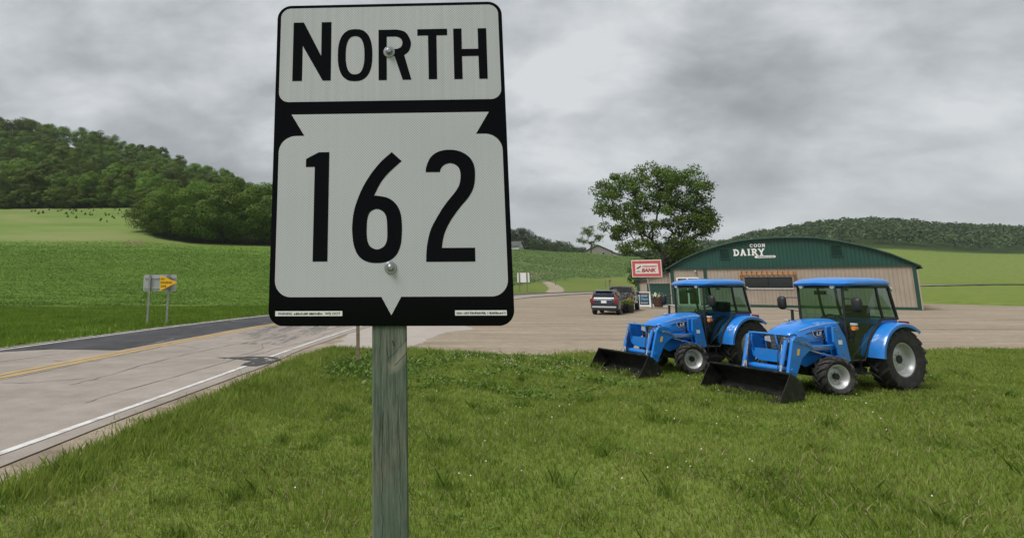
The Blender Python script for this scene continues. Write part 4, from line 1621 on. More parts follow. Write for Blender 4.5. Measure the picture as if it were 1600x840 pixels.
def make_tractor(label):
    t = thing("compact_tractor", label, "tractor", group="blue loader tractors parked on the lawn")
    B, K, P = M["blue"], M["black_steel"], M["black_plastic"]
    # wheels
    for x, y, r, tym, rm, hubr, steer in ((0, 0.62, FR, fty, frm, 0.07, R(-13)), (0, -0.62, FR, fty, frm, 0.07, R(-13)), (RAX, 0.63, RR_, rty, rrm, 0.1, 0), (RAX, -0.63, RR_, rty, rrm, 0.1, 0)):
        flip = math.pi if y < 0 else 0
        wh = link("wheel", rm, None, t, (x, y, r - 0.015), (0, 0, steer + flip))
        link("tyre", tym, None, wh)
        h = MB()
        h.cyl((0, -0.14, 0), (0, 0.055, 0), hubr, hubr * 0.85, 14)
        h.build("hub", M["black_plastic"], wh, 40)
    # chassis and axles
    c = MB()
    c.box((0.1, 0, 0.62), (1.15, 0.42, 0.34))
    c.box((-0.75, 0, 0.60), (0.9, 0.46, 0.46))
    c.box((RAX + 0.1, 0, 0.68), (0.8, 0.5, 0.5))
    c.cyl((RAX, -0.55, RR_), (RAX, 0.55, RR_), 0.12, 0.12, 12)
    c.box((-0.45, 0.36, 0.52), (0.55, 0.26, 0.28))
    c.box((-0.50, -0.36, 0.52), (0.55, 0.26, 0.28))
    c.box((-0.95, 0.0, 0.42), (0.5, 0.9, 0.08))
    c.build("chassis", M["cast"], t, bevel=0.02)
    a = MB()
    a.cyl((0, -0.5, FR), (0, 0.5, FR), 0.075, 0.075, 12)
    a.box((0, 0, FR + 0.05), (0.22, 0.35, 0.2))
    for s in (-1, 1):
        a.cyl((0, s * 0.46, FR - 0.12), (0, s * 0.46, FR + 0.18), 0.085, 0.075, 12)
        a.cyl((-0.16, s * 0.1, FR + 0.03), (-0.14, s * 0.45, FR + 0.03), 0.022, 0.022, 8)
    a.build("front_axle", M["cast"], t, 40)
    parts_before = set(t.children)
    # hood: lofted shell
    rings = []
    for x, hw, zt, zb in ((-0.52, 0.385, 1.44, 0.80), (-0.25, 0.375, 1.435, 0.80), (0.05, 0.36, 1.405, 0.80), (0.35, 0.345, 1.345, 0.80), (0.58, 0.325, 1.275, 0.80), (0.70, 0.305, 1.215, 0.80), (0.76, 0.28, 1.14, 0.81)):
        ring = []
        for y, zf in ((-1, 0.0), (-1.02, 0.35), (-1.0, 0.62), (-0.93, 0.80), (-0.78, 0.92), (-0.50, 0.985), (0, 1.0), (0.50, 0.985), (0.78, 0.92), (0.93, 0.80), (1.0, 0.62), (1.02, 0.35), (1, 0.0)):
            ring.append((x, y * hw, zb + (zt - zb) * zf))
        rings.append(ring)
    hd = MB().loft(rings)
    hood = hd.build("hood", B, t, 40)
    sp = MB()
    for s in (-1, 1):
        sp.prism([(-0.48, 0.80), (0.70, 0.82), (0.72, 0.62), (0.52, 0.52), (0.22, 0.60), (-0.12, 0.78), (-0.48, 0.78)], s * 0.335, s * 0.30)
    sp.build("lower_side_panel", B, t, bevel=0.012)
    ac = MB()
    for s in (-1, 1):       # dark crease line and vents along the hood
        ac.tube([(-0.48, s * 0.392, 1.315), (0.05, s * 0.366, 1.255), (0.40, s * 0.346, 1.16)], 0.008, 6)
        for k in range(5):
            ac.box((-0.30 + k * 0.075, s * 0.383, 1.02), (0.02, 0.014, 0.26))
    ac.build("hood_vent", P, hood)
    for s in (-1, 1):
        cl = MB()
        cl.tube([(-0.50, s * 0.372, 1.372), (-0.1, s * 0.352, 1.352), (0.25, s * 0.330, 1.30), (0.55, s * 0.30, 1.22)], 0.006, 6)
        cl.build("hood_stripe", M["silver"], hood, 60)
        sm__ = MB()
        sm__.box((0.10, s * 0.349, 0.815), (1.14, 0.03, 0.014))
        sm__.build("hood_seam", P, hood)
    g = MB()
    g.prism([(0.74, 0.82), (0.785, 0.84), (0.785, 1.08), (0.755, 1.13), (0.73, 1.13)], -0.25, 0.25)
    gr = g.build("grille", P, t, bevel=0.01)
    gs = MB()
    for k in range(9):
        gs.box((0.79, 0, 0.86 + k * 0.026), (0.012, 0.26, 0.010))
    gs.build("grille_slat", M["grey_trim"], gr)
    for s in (-1, 1):
        l = MB()
        l.prism([(0.13, 0.97), (0.265, 0.99), (0.265, 1.075), (0.15, 1.09)], 0.765, 0.80, "YZ")
        for i in range(len(l.v)):
            x, y, z = l.v[i]
            l.v[i] = (x, y * s, z)
        l.build("headlight", M["lamp_glass"], t, bevel=0.008)
    sc = MB()
    sc.loft([[(x, y * hw, zb + (zt - zb) * zf) for y, zf in ((-1, 0.0), (-1.02, 0.62), (-0.93, 0.82), (-0.6, 0.97), (0, 1.0), (0.6, 0.97), (0.93, 0.82), (1.02, 0.62), (1, 0.0))] for x, hw, zt, zb in ((-0.65, 0.40, 1.455, 0.75), (-0.515, 0.392, 1.45, 0.78))])
    sc.build("rear_cowl", P, t, 40)
    # badge on both hood sides
    for s in (1, -1):
        def onside(a, b, s=s, d=0.0):
            return (0.18 - s * 0 - (a if s > 0 else -a) + 0.0, s * (0.372 + d + a * 0.03), 1.185 + b - (a if s > 0 else a) * 0.02)
        def pos(a, b, d=0.0, s=s):
            # a runs to the viewer's right when looking at that side
            x = 0.10 - a * s
            yy = 0.3615 - (x - 0.05) * 0.052
            return (x, s * (yy + d), 1.165 + b - (x - 0.1) * 0.12)
        flat_poly("badge", [[(-0.165, 0.066), (0.165, 0.066), (0.148, -0.012), (0.088, -0.066), (-0.088, -0.066), (-0.148, -0.012)]], M["white"], hood, lambda a, b: pos(a, b, 0.011))
        flat_poly("badge_field", [[(-0.152, 0.057), (0.152, 0.057), (0.136, -0.010), (0.080, -0.057), (-0.080, -0.057), (-0.136, -0.010)]], M["navy"], hood, lambda a, b: pos(a, b, 0.0125))
        lettering("badge_lettering", "LS", 0.14, 0.074, M["white"], hood, lambda a, b: pos(a - 0.070, b - 0.036, 0.016), 0.035, 0.15)
    for ch in t.children:       # the bonnet sits a little behind the axle
        if ch not in parts_before:
            ch.location.x -= 0.15
    # loader
    for s in (1, -1):
        y0, y1 = s * 0.455, s * 0.515
        mst = MB()
        mst.prism([(-0.18, 1.30), (-0.36, 1.32), (-0.50, 1.10), (-0.58, 0.62), (-0.30, 0.60), (-0.24, 0.86), (-0.16, 1.02)], s * 0.44, s * 0.40)
        mst.prism([(-0.18, 1.30), (-0.36, 1.32), (-0.50, 1.10), (-0.58, 0.62), (-0.30, 0.60), (-0.24, 0.86), (-0.16, 1.02)], s * 0.57, s * 0.53)
        mst.box((-0.40, s * 0.36, 0.68), (0.26, 0.36, 0.12))
        mast = mst.build("loader_mast", B, t, bevel=0.01)
        dk = MB()
        dk.box((-0.335, s * 0.573, 1.0), (0.10, 0.004, 0.085))
        dk.build("warning_decal", M["white"], mast)
        ar = MB()
        ar.prism([(-0.40, 0.955), (0.36, 0.955), (0.48, 1.12), (0.60, 1.145), (0.80, 1.13), (0.87, 1.06), (1.14, 0.24), (1.10, 0.15), (1.0, 0.15), (0.64, 0.74), (0.46, 0.85), (-0.40, 0.86)], y0, y1)
        arm = ar.build("loader_arm", B, t, bevel=0.014)
        for x, z, r in ((0.80, 1.07, 0.045), (1.07, 0.21, 0.04), (0.95, 0.50, 0.042), (0.48, 0.98, 0.03)):
            pv = MB()
            pv.cyl((x, s * 0.44, z), (x, s * 0.53, z), r, r, 12)
            pv.build("pivot_pin", M["blue"], arm, 40)
        cy = MB()
        cy.cyl((0.90, s * 0.40, 1.05), (1.08, s * 0.40, 0.60), 0.042, 0.042, 12)
        cy.cyl((0.90, s * 0.40, 1.06), (0.80, s * 0.40, 1.10), 0.02, 0.02, 8)
        bc = cy.build("bucket_cylinder", B, t, 40)
        rd = MB()
        rd.cyl((1.08, s * 0.40, 0.60), (1.17, s * 0.40, 0.37), 0.02, 0.02, 10)
        rd.build("rod", M["chrome"], bc, 40)
        lc = MB()
        lc.cyl((-0.36, s * 0.485, 0.66), (0.10, s * 0.485, 0.78), 0.038, 0.038, 12)
        l_ = lc.build("lift_cylinder", B, t, 40)
        rd = MB()
        rd.cyl((0.10, s * 0.485, 0.78), (0.46, s * 0.485, 0.875), 0.019, 0.019, 10)
        rd.build("rod", M["chrome"], l_, 40)
        ho = MB()
        ho.tube([(-0.30, s * 0.42, 1.18), (0.0, s * 0.40, 1.0), (0.40, s * 0.42, 1.0), (0.70, s * 0.43, 1.17), (0.92, s * 0.37, 1.12), (1.0, s * 0.36, 0.9), (1.02, s * 0.36, 0.66)], 0.012, 6)
        ho.tube([(0.74, s * 0.44, 1.14), (0.95, s * 0.345, 1.06), (1.06, s * 0.33, 0.80), (1.10, s * 0.33, 0.5)], 0.010, 6)
        ho.build("hydraulic_hose", P, t, 60)
        for q, zq in enumerate((0.0, 0.028)):
            sl = MB()
            sl.tube([(-0.34, s * 0.525, 0.915 - zq), (0.36, s * 0.525, 0.915 - zq), (0.56, s * 0.525, 1.02 - zq), (0.74, s * 0.525, 1.04 - zq)], 0.007, 5)
            sl.build("steel_line", M["chrome"], t, 60)
        wd = MB()
        wd.prism([(0.70, 0.90), (0.76, 0.90), (0.80, 0.78), (0.74, 0.78)], s * 0.5155, s * 0.517)
        wd.build("warning_decal", M["yellow_sign"], arm)
        for zz in (0.68, 0.78, 1.12, 1.24):
            bt = MB()
            bt.cyl((-0.40 + (zz - 0.68) * 0.22, s * 0.57, zz), (-0.40 + (zz - 0.68) * 0.22, s * 0.585, zz), 0.016, 0.016, 6)
            bt.build("bolt", M["zinc"], mast)
        lk = MB()
        lk.tube([(0.98, s * 0.37, 0.98), (1.09, s * 0.37, 0.55), (1.10, s * 0.37, 0.44)], 0.012, 6)
        lk.build("steel_line", M["chrome"], t, 60)
    ct = MB()
    ct.cyl((0.93, -0.46, 0.50), (0.93, 0.46, 0.50), 0.062, 0.062, 14)
    ct.build("cross_tube", B, t, 40)
    gu = MB()
    gu.tube([(0.80, -0.40, 1.14), (0.97, -0.33, 1.165), (1.0, -0.20, 1.17), (1.0, 0.20, 1.17), (0.97, 0.33, 1.165), (0.80, 0.40, 1.14)], 0.022, 8)
    gu.prism([(-0.36, 0.86), (0.36, 0.86), (0.34, 0.70), (0.20, 0.62), (-0.20, 0.62), (-0.34, 0.70)], 0.90, 0.93, "YZ")
    gu.box((0.82, 0.0, 0.70), (0.20, 0.5, 0.10))
    for s in (-1, 1):
        gu.tube([(0.99, s * 0.26, 1.17), (0.99, s * 0.28, 1.0), (0.92, s * 0.30, 0.80)], 0.018, 8)
    gu.build("brush_guard", B, t, 45, bevel=0.004)
    co = MB()
    for s in (-1, 1):       # coiled coupler hoses between guard and hood
        pts = []
        for k in range(60):
            a = k / 60 * 2 * math.pi * 6
            pts.append((0.86 + 0.045 * math.cos(a), s * 0.13 + 0.045 * math.sin(a) + 0.08, 0.86 + k / 60 * 0.30))
        if s > 0:
            co.tube(pts, 0.012, 5)
    co.build("coiled_hose", P, t, 60)
    # bucket
    bw = 0.88
    prof = [(1.84, 0.015), (1.36, 0.02), (1.24, 0.05), (1.185, 0.13), (1.20, 0.24), (1.27, 0.36), (1.40, 0.47), (1.50, 0.515)]
    inner = [(1.83, 0.027), (1.36, 0.032), (1.25, 0.06), (1.198, 0.135), (1.212, 0.236), (1.28, 0.350), (1.405, 0.458), (1.50, 0.50)]
    bk = MB()
    nP = len(prof)
    for y in (-bw, bw):
        bk.v += [(x, y, z) for x, z in prof] + [(x, y, z) for x, z in inner]
    o = 2 * nP
    for k in range(nP - 1):
        bk.f += [(k, k + 1, o + k + 1, o + k), (nP + k, o + nP + k, o + nP + k + 1, nP + k + 1)]
    bk.f += [(0, o, o + nP, nP), (nP - 1, 2 * nP - 1, o + 2 * nP - 1, o + nP - 1)]
    for s in (-1, 1):
        bk.prism([(1.84, 0.015), (1.36, 0.015), (1.235, 0.045), (1.18, 0.13), (1.195, 0.245), (1.265, 0.365), (1.40, 0.478), (1.505, 0.52), (1.54, 0.46)], s * bw, s * (bw + 0.014))
        bk.prism([(1.20, 0.30), (1.13, 0.36), (1.02, 0.22), (1.06, 0.14), (1.20, 0.10)], s * 0.44, s * 0.53)
        bk.prism([(1.24, 0.36), (1.16, 0.42), (1.13, 0.34), (1.20, 0.25)], s * 0.37, s * 0.43)
    bk.box((1.49, 0, 0.515), (0.05, 2 * bw + 0.02, 0.03))
    bucket = bk.build("bucket", K, t)
    ce = MB()
    ce.box((1.80, 0, 0.012), (0.14, 2 * bw + 0.03, 0.016))
    ce.build("cutting_edge", M["rusty_edge"], bucket)
    # fenders
    for s in (-1, 1):
        fm = MB()
        rings = []
        for k in range(15):
            a = R(4 + k * 9.0)
            rr_ = 0.735
            cx, cz = RAX + rr_ * math.cos(a), RR_ - 0.01 + rr_ * math.sin(a)
            nx, nz = math.cos(a), math.sin(a)
            y0, y1 = s * 0.44, s * 0.86
            rings.append([(cx, y0, cz), (cx, y1 - s * 0.04, cz), (cx - nx * 0.02, y1, cz - nz * 0.02), (cx - nx * 0.075, y1, cz - nz * 0.075), (cx - nx * 0.075, y1 - s * 0.015, cz - nz * 0.075), (cx - nx * 0.03, y1 - s * 0.04, cz - nz * 0.03), (cx - nx * 0.02, y0, cz - nz * 0.02)])
        fm.loft(rings)
        fm.build("fender", B, t, 40)
    bb = MB()
    bb.box((-1.80, 0, 1.375), (0.58, 1.14, 0.13))
    bb.build("cab_base", B, t, bevel=0.02)
    fl = MB()
    fl.prism([(-0.72, 0.66), (-0.72, 0.58), (-1.10, 0.58), (-1.3, 0.8), (-2.0, 0.9), (-2.0, 1.32), (-1.35, 1.32), (-1.05, 0.66)], -0.47, 0.47)
    fl.build("cab_floor", P, t)
    # cab frame posts
    cf = MB()
    FX, RX = -0.56, -1.98
    yF, yR, yM = 0.45, 0.56, 0.60
    for s in (-1, 1):
        cf.tube([(-0.705, s * yF, 0.62), (-0.695, s * (yF + 0.01), 1.2), (-0.72, s * (yF + 0.02), 2.10)], 0.026, 6)
        cf.tube([(-1.50, s * yM, 2.12), (-1.54, s * yM, 1.75), (-1.61, s * yM, 1.42)], 0.028, 6)
        cf.tube([(-1.96, s * (yR - 0.02), 2.12), (-2.02, s * yR, 1.75), (-2.10, s * yR, 1.42)], 0.030, 6)
        cf.tube([(-0.71, s * 0.47, 2.09), (-1.50, s * yM, 2.10), (-1.96, s * 0.55, 2.10)], 0.030, 6)
        cf.tube([(-1.58, s * yM, 1.44), (-2.08, s * yR, 1.44)], 0.026, 6)
        cf.tube([(-0.705, s * 0.46, 0.62), (-1.02, s * 0.53, 0.62), (-1.08, s * 0.56, 0.80), (-1.19, s * 0.585, 1.08), (-1.37, s * 0.60, 1.30), (-1.58, s * yM, 1.43)], 0.024, 6)
    cf.tube([(-0.72, -0.47, 2.09), (-0.72, 0.47, 2.09)], 0.03, 6)
    cf.tube([(-1.96, -0.54, 2.09), (-1.96, 0.54, 2.09)], 0.03, 6)
    cf.tube([(-2.08, -0.55, 1.44), (-2.08, 0.55, 1.44)], 0.03, 6)
    cf.build("cab_frame", P, t, 50)
    G = M["cab_glass"]
    ws = MB()
    ws.loft([[(-0.715 + bow, y, 2.08), (-0.692 + bow, y, 1.2), (-0.70 + bow, y, 0.66)] for y, bow in ((-0.45, 0), (-0.22, 0.03), (0, 0.04), (0.22, 0.03), (0.45, 0))], caps=False, closed=False)
    ws.build("windshield", G, t, 60)
    for s in (-1, 1):
        dp = [(-0.72, 2.08, 0.472), (-1.47, 2.08, 0.60), (-1.58, 1.44, 0.60), (-1.37, 1.31, 0.597), (-1.19, 1.09, 0.585), (-1.08, 0.81, 0.56), (-1.02, 0.64, 0.53), (-0.71, 0.64, 0.465)]
        d = MB()
        d.add([(x, s * y, z) for x, z, y in dp], [tuple(range(len(dp)))])
        door = d.build("door", G, t)
        hd_ = MB()
        hd_.box((-0.76, s * 0.50, 1.12), (0.035, 0.05, 0.14))
        hd_.tube([(-0.78, s * 0.50, 1.30), (-0.78, s * 0.535, 1.28), (-0.78, s * 0.535, 1.0), (-0.78, s * 0.50, 0.98)], 0.011, 6)
        hd_.build("door_handle", P, door, 50)
        q = MB()
        q.add([(x, s * y, z) for x, z, y in ((-1.52, 2.08, 0.60), (-1.95, 2.08, 0.545), (-2.085, 1.46, 0.56), (-1.615, 1.46, 0.60))], [(0, 1, 2, 3)])
        q.build("quarter_window", G, t)
    rw = MB()
    rw.add([(-1.965, -0.53, 2.08), (-1.965, 0.53, 2.08), (-2.085, 0.54, 1.46), (-2.085, -0.54, 1.46)], [(0, 1, 2, 3)])
    rw.build("rear_window", G, t)
    # roof
    rings = []
    for z, gx0, gx1, gy in ((2.125, -0.68, -2.05, 0.56), (2.145, -0.60, -2.12, 0.61), (2.19, -0.585, -2.14, 0.625), (2.24, -0.66, -2.10, 0.60), (2.275, -0.80, -1.98, 0.54), (2.29, -1.05, -1.76, 0.40)):
        ring = []
        for k in range(28):
            a = 2 * math.pi * k / 28
            c_, s_ = math.cos(a), math.sin(a)
            cx, hx = (gx0 + gx1) / 2, (gx0 - gx1) / 2
            px_ = cx + hx * math.copysign(abs(c_) ** 0.38, c_)
            py_ = gy * math.copysign(abs(s_) ** 0.38, s_)
            dz = -0.035 * max(0.0, (px_ + 0.9)) / 0.5 + 0.012 * math.cos(py_ * 5)
            ring.append((px_, py_, z + dz))
        rings.append(ring)
    rf = MB().loft(rings)
    roof = rf.build("roof", B, t, 50)
    rl = MB()
    rl.box((-1.34, 0, 2.108), (1.3, 1.06, 0.04))
    rl.build("headliner", P, roof)
    for s in (-1, 1):
        w = MB()
        w.cyl((-0.62, s * 0.33, 2.10), (-0.67, s * 0.33, 2.105), 0.045, 0.05, 12)
        w.build("work_lamp", M["lamp_glass"], t, 40)
        w = MB()
        w.cyl((-2.14, s * 0.44, 2.05), (-2.20, s * 0.44, 2.045), 0.05, 0.05, 12)
        w.build("work_lamp", M["lamp_glass"], t, 40)
        # mirror on its arm
        am = MB()
        am.tube([(-0.71, s * 0.46, 1.56), (-0.62, s * 0.68, 1.60), (-0.60, s * 0.76, 1.66)], 0.012, 6)
        am.tube([(-0.71, s * 0.46, 1.86), (-0.62, s * 0.66, 1.86), (-0.60, s * 0.74, 1.82)], 0.012, 6)
        ao = am.build("mirror_arm", P, t, 50)
        mi = MB()
        ring = lambda x, k_: [(x, s * 0.79 + k_ * 0.095 * math.copysign(abs(math.cos(2 * math.pi * i / 20)) ** 0.6, math.cos(2 * math.pi * i / 20)), 1.74 + k_ * 0.15 * math.copysign(abs(math.sin(2 * math.pi * i / 20)) ** 0.6, math.sin(2 * math.pi * i / 20))) for i in range(20)]
        mi.loft([ring(-0.63, 0.98), ring(-0.615, 1.0), ring(-0.58, 0.9), ring(-0.555, 0.6)])
        mi.build("mirror", P, t, 50)
        fz = MB()
        fz.tube([(-0.71, s * 0.46, 1.10), (-0.62, s * 0.66, 1.12), (-0.60, s * 0.70, 1.22)], 0.012, 6)
        fz.build("flasher_stalk", P, t, 50)
        fa = MB()
        fa.cyl((-0.555, s * 0.70, 1.28), (-0.64, s * 0.70, 1.28), 0.045, 0.045, 12)
        fa.build("flasher_lamp", M["amber"], t, 40)
        fw_ = MB()
        fw_.box((-0.59, s * 0.70, 1.355), (0.07, 0.11, 0.05))
        fw_.build("marker_lamp", M["lamp_glass"], t, bevel=0.01)
        stp = MB()
        stp.box((-0.76, s * 0.60, 0.40), (0.30, 0.24, 0.03))
        stp.box((-0.62, s * 0.52, 0.52), (0.02, 0.05, 0.24))
        stp.box((-0.90, s * 0.52, 0.52), (0.02, 0.05, 0.24))
        stp.build("step", K, t)
        tl = MB()
        tl.box((-2.18, s * 0.62, 1.34), (0.05, 0.18, 0.09))
        tl.build("tail_light", M["red_lens"], t, bevel=0.01)
    # interior
    st = MB()
    st.box((-1.50, 0, 1.10), (0.46, 0.48, 0.13))
    st.box((-1.76, 0, 1.42), (0.13, 0.46, 0.56), (Vector((0, 1, 0)), R(-8)))
    st.box((-1.50, 0.27, 1.27), (0.30, 0.06, 0.06))
    st.box((-1.50, -0.27, 1.27), (0.30, 0.06, 0.06))
    st.box((-1.50, 0, 0.92), (0.34, 0.34, 0.25))
    st.build("seat", M["seat"], t, bevel=0.035)
    ds = MB()
    ds.prism([(-0.75, 0.62), (-0.75, 1.40), (-0.85, 1.42), (-0.99, 1.26), (-0.95, 0.66)], -0.21, 0.21)
    ds.build("dashboard", P, t, bevel=0.02)
    sw = MB()
    ring = []
    mt = Matrix.Translation((-1.10, 0, 1.40)) @ Matrix.Rotation(R(-38), 4, "Y")
    for k in range(25):
        a = 2 * math.pi * k / 24
        ring.append(mt @ Vector((0.18 * math.cos(a), 0.18 * math.sin(a), 0)))
    sw.tube(ring, 0.015, 6)
    for a in (0.5, 2.6, 4.7):
        sw.cyl(mt @ Vector((0, 0, -0.02)), mt @ Vector((0.18 * math.cos(a), 0.18 * math.sin(a), 0)), 0.012, 0.012, 6)
    sw.cyl(mt @ Vector((0, 0, 0)), (-0.93, 0, 1.24), 0.025, 0.03, 8)
    sw.build("steering_wheel", P, t, 50)
    lv = MB()
    lv.tube([(-1.25, -0.32, 0.95), (-1.22, -0.34, 1.25), (-1.18, -0.34, 1.38)], 0.012, 6)
    lv.cyl((-1.18, -0.34, 1.36), (-1.17, -0.34, 1.44), 0.022, 0.02, 8)
    lv.build("loader_lever", P, t, 50)
    rm_ = MB()
    rm_.box((-0.80, -0.05, 1.97), (0.03, 0.24, 0.08))
    rm_.cyl((-0.78, -0.05, 2.0), (-0.76, -0.05, 2.1), 0.01, 0.01, 6)
    rm_.build("inside_mirror", P, t, bevel=0.01)
    mu = MB()
    mu.tube([(-0.48, -0.47, 0.85), (-0.50, -0.50, 1.3), (-0.52, -0.50, 1.6)], 0.028, 8)
    mu.build("exhaust_pipe", K, t, 50)
    hi = MB()
    for s in (-1, 1):
        hi.tube([(-1.95, s * 0.25, 0.55), (-2.5, s * 0.36, 0.42)], 0.03, 8)
        hi.tube([(-2.0, s * 0.28, 1.0), (-2.35, s * 0.34, 0.85), (-2.40, s * 0.35, 0.45)], 0.018, 8)
    hi.build("rear_hitch", K, t, 50)
    return t


TR_HEAD = R(197.5)
tractor = make_tractor("farther of the two blue loader tractors, cab and front wheel clear against the gravel lot")
tractor.location = (7.22, 14.93, 0.0)
tractor.rotation_euler = (0, 0, TR_HEAD)
tractor.scale = (0.99,) * 3
tractor2 = copy_tree(tractor)
tractor2.location = (8.57, 12.2, 0.0)
tractor2["label"] = "nearer of the two blue loader tractors, its black bucket resting on the grass in front"

# ------------------------------------------------------------------ farm shop building
FO = Vector((33.0, 60.0, 0.0))
bld = thing("farm_shop", "green and tan metal shop with arched green gable and white lettering", "building", (FO.x, FO.y, 0), math.atan2(FAC_E.y, FAC_E.x))
# local: x along the facade (t), y into the building, z up
ARCH = [(-3.6, 3.80), (-1.74, 4.90), (-0.17, 5.58), (1.72, 6.17), (3.34, 6.53), (4.6, 6.66), (6.5, 6.72), (8.4, 6.66), (9.66, 6.53), (11.28, 6.17), (13.17, 5.58), (14.74, 4.90), (16.6, 3.80)]
DEPTH = 22


def bpart(name, mat, fn, parent=None, bevel=0, smooth=None):
    mb = MB()
    fn(mb)
    return mb.build(name, mat, parent or bld, smooth, bevel)


DOOR = (-2.62, -0.52, 2.95)
WIN = (3.53, 7.4, 1.85, 2.92)
wall_f = bpart("front_wall", M["tan_metal"], lambda m: (
    m.box((-2.81, 0.1, 1.93), (0.38, 0.2, 3.86)),
    m.box(((DOOR[0] + DOOR[1]) / 2, 0.1, (DOOR[2] + 3.86) / 2), (DOOR[1] - DOOR[0], 0.2, 3.86 - DOOR[2])),
    m.box(((DOOR[1] + WIN[0]) / 2, 0.1, 1.93), (WIN[0] - DOOR[1], 0.2, 3.86)),
    m.box(((WIN[0] + WIN[1]) / 2, 0.1, WIN[2] / 2), (WIN[1] - WIN[0], 0.2, WIN[2])),
    m.box(((WIN[0] + WIN[1]) / 2, 0.1, (WIN[3] + 3.86) / 2), (WIN[1] - WIN[0], 0.2, 3.86 - WIN[3])),
    m.box(((WIN[1] + 16.2) / 2, 0.1, 1.93), (16.2 - WIN[1], 0.2, 3.86))))
bpart("side_wall", M["tan_metal"], lambda m: (m.box((-3.0 + 0.1, DEPTH / 2 + 0.2, 1.93), (0.2, DEPTH, 3.86)), m.box((16.1, DEPTH / 2 + 0.2, 1.93), (0.2, DEPTH, 3.86)), m.box((6.6, DEPTH + 0.1, 2.6), (19.2, 0.2, 5.2))))
gab = bpart("gable", M["green_metal"], lambda m: m.prism([(-3.35, 3.84)] + [(a, b - 0.06) for a, b in ARCH[1:-1]] + [(16.35, 3.84)], -0.06, 0.14))


def roof_fn(m):
    top = [(a, b) for a, b in ARCH]
    rings = []
    for y in (-0.35, DEPTH + 0.3):
        rings.append([(a, y, b + 0.02) for a, b in top] + [(a, y, b - 0.10) for a, b in reversed(top)])
    m.loft(rings)


roof = bpart("roof", M["green_trim"], roof_fn)
bpart("eave_band", M["green_trim"], lambda m: m.box((6.5, -0.10, 3.86), (19.4, 0.06, 0.16)))
for t_ in (-2.98, 0.10, 16.15):
    bpart("corner_trim", M["green_trim"], lambda m: m.box((t_, -0.04, 1.90), (0.26, 0.12, 3.76)))
for s_, t_ in ((-1, -3.2), (1, 16.32)):
    bpart("gutter", M["green_trim"], lambda m: m.box((t_ + s_ * 0.30, DEPTH / 2, 3.62), (0.16, DEPTH, 0.14)))
    bpart("downspout", M["tan_metal"], lambda m: m.box((t_, -0.12, 1.75), (0.09, 0.08, 3.4)))
bpart("base_trim", M["green_trim"], lambda m: (m.box((1.505, -0.03, 0.13), (4.0, 0.06, 0.26)), m.box((9.9, -0.03, 0.13), (12.2, 0.06, 0.26))))
bpart("gable_fascia", M["white_trim"], lambda m: m.loft([[(a, -0.37, b + 0.035) for a, b in ARCH] + [(a, -0.37, b - 0.02) for a, b in reversed(ARCH)], [(a, -0.34, b + 0.035) for a, b in ARCH] + [(a, -0.34, b - 0.02) for a, b in reversed(ARCH)]]))
# vents: frame and slats
for vx in (2.03, 11.0):
    vf = bpart("vent", M["green_trim"], lambda m: (m.box((vx, -0.10, 5.79), (0.92, 0.08, 0.08)), m.box((vx, -0.10, 4.77), (0.92, 0.08, 0.08)), m.box((vx - 0.42, -0.10, 5.28), (0.08, 0.08, 0.96)), m.box((vx + 0.42, -0.10, 5.28), (0.08, 0.08, 0.96))))
    for k in range(8):
        mb = MB()
        mb.box((vx, -0.09, 4.88 + k * 0.115), (0.76, 0.10, 0.018), (Vector((1, 0, 0)), R(35)))
        mb.build("slat", M["green_trim"], vf)
# lettering: slab serif strokes
SLAB = {
    "C": [("arc", 0.5, 0.5, 0.42, 0.42, 45, 315), ("s", 0.80, 0.62, 0.80, 0.92)],
    "O": [("arc", 0.5, 0.5, 0.42, 0.42, 0, 360)],
    "N": [("s", 0.2, 0, 0.2, 1), ("s", 0.8, 0, 0.8, 1), ("s", 0.2, 0.95, 0.8, 0.05), ("h", 0.02, 0.38, 0.06), ("h", 0.02, 0.38, 0.94), ("h", 0.62, 0.98, 0.94)],
    "D": [("s", 0.25, 0, 0.25, 1), ("arc", 0.35, 0.5, 0.50, 0.43, -90, 90), ("h", 0.02, 0.4, 0.07), ("h", 0.02, 0.4, 0.93)],
    "A": [("s", 0.2, 0.03, 0.5, 0.97), ("s", 0.8, 0.03, 0.5, 0.97), ("h", 0.30, 0.70, 0.33), ("h", 0.02, 0.40, 0.06), ("h", 0.60, 0.98, 0.06), ("h", 0.32, 0.6, 0.94)],
    "I": [("s", 0.5, 0, 0.5, 1), ("h", 0.22, 0.78, 0.07), ("h", 0.22, 0.78, 0.93)],
    "R": [("s", 0.25, 0, 0.25, 1), ("arc", 0.40, 0.72, 0.36, 0.22, -90, 90), ("h", 0.25, 0.45, 0.50), ("h", 0.02, 0.45, 0.94), ("s", 0.48, 0.5, 0.86, 0.03), ("h", 0.02, 0.44, 0.06), ("h", 0.70, 1.0, 0.06)],
    "Y": [("s", 0.5, 0, 0.5, 0.5), ("s", 0.5, 0.45, 0.16, 0.96), ("s", 0.5, 0.45, 0.84, 0.96), ("h", 0.28, 0.72, 0.06), ("h", 0.0, 0.36, 0.94), ("h", 0.64, 1.0, 0.94)],
}


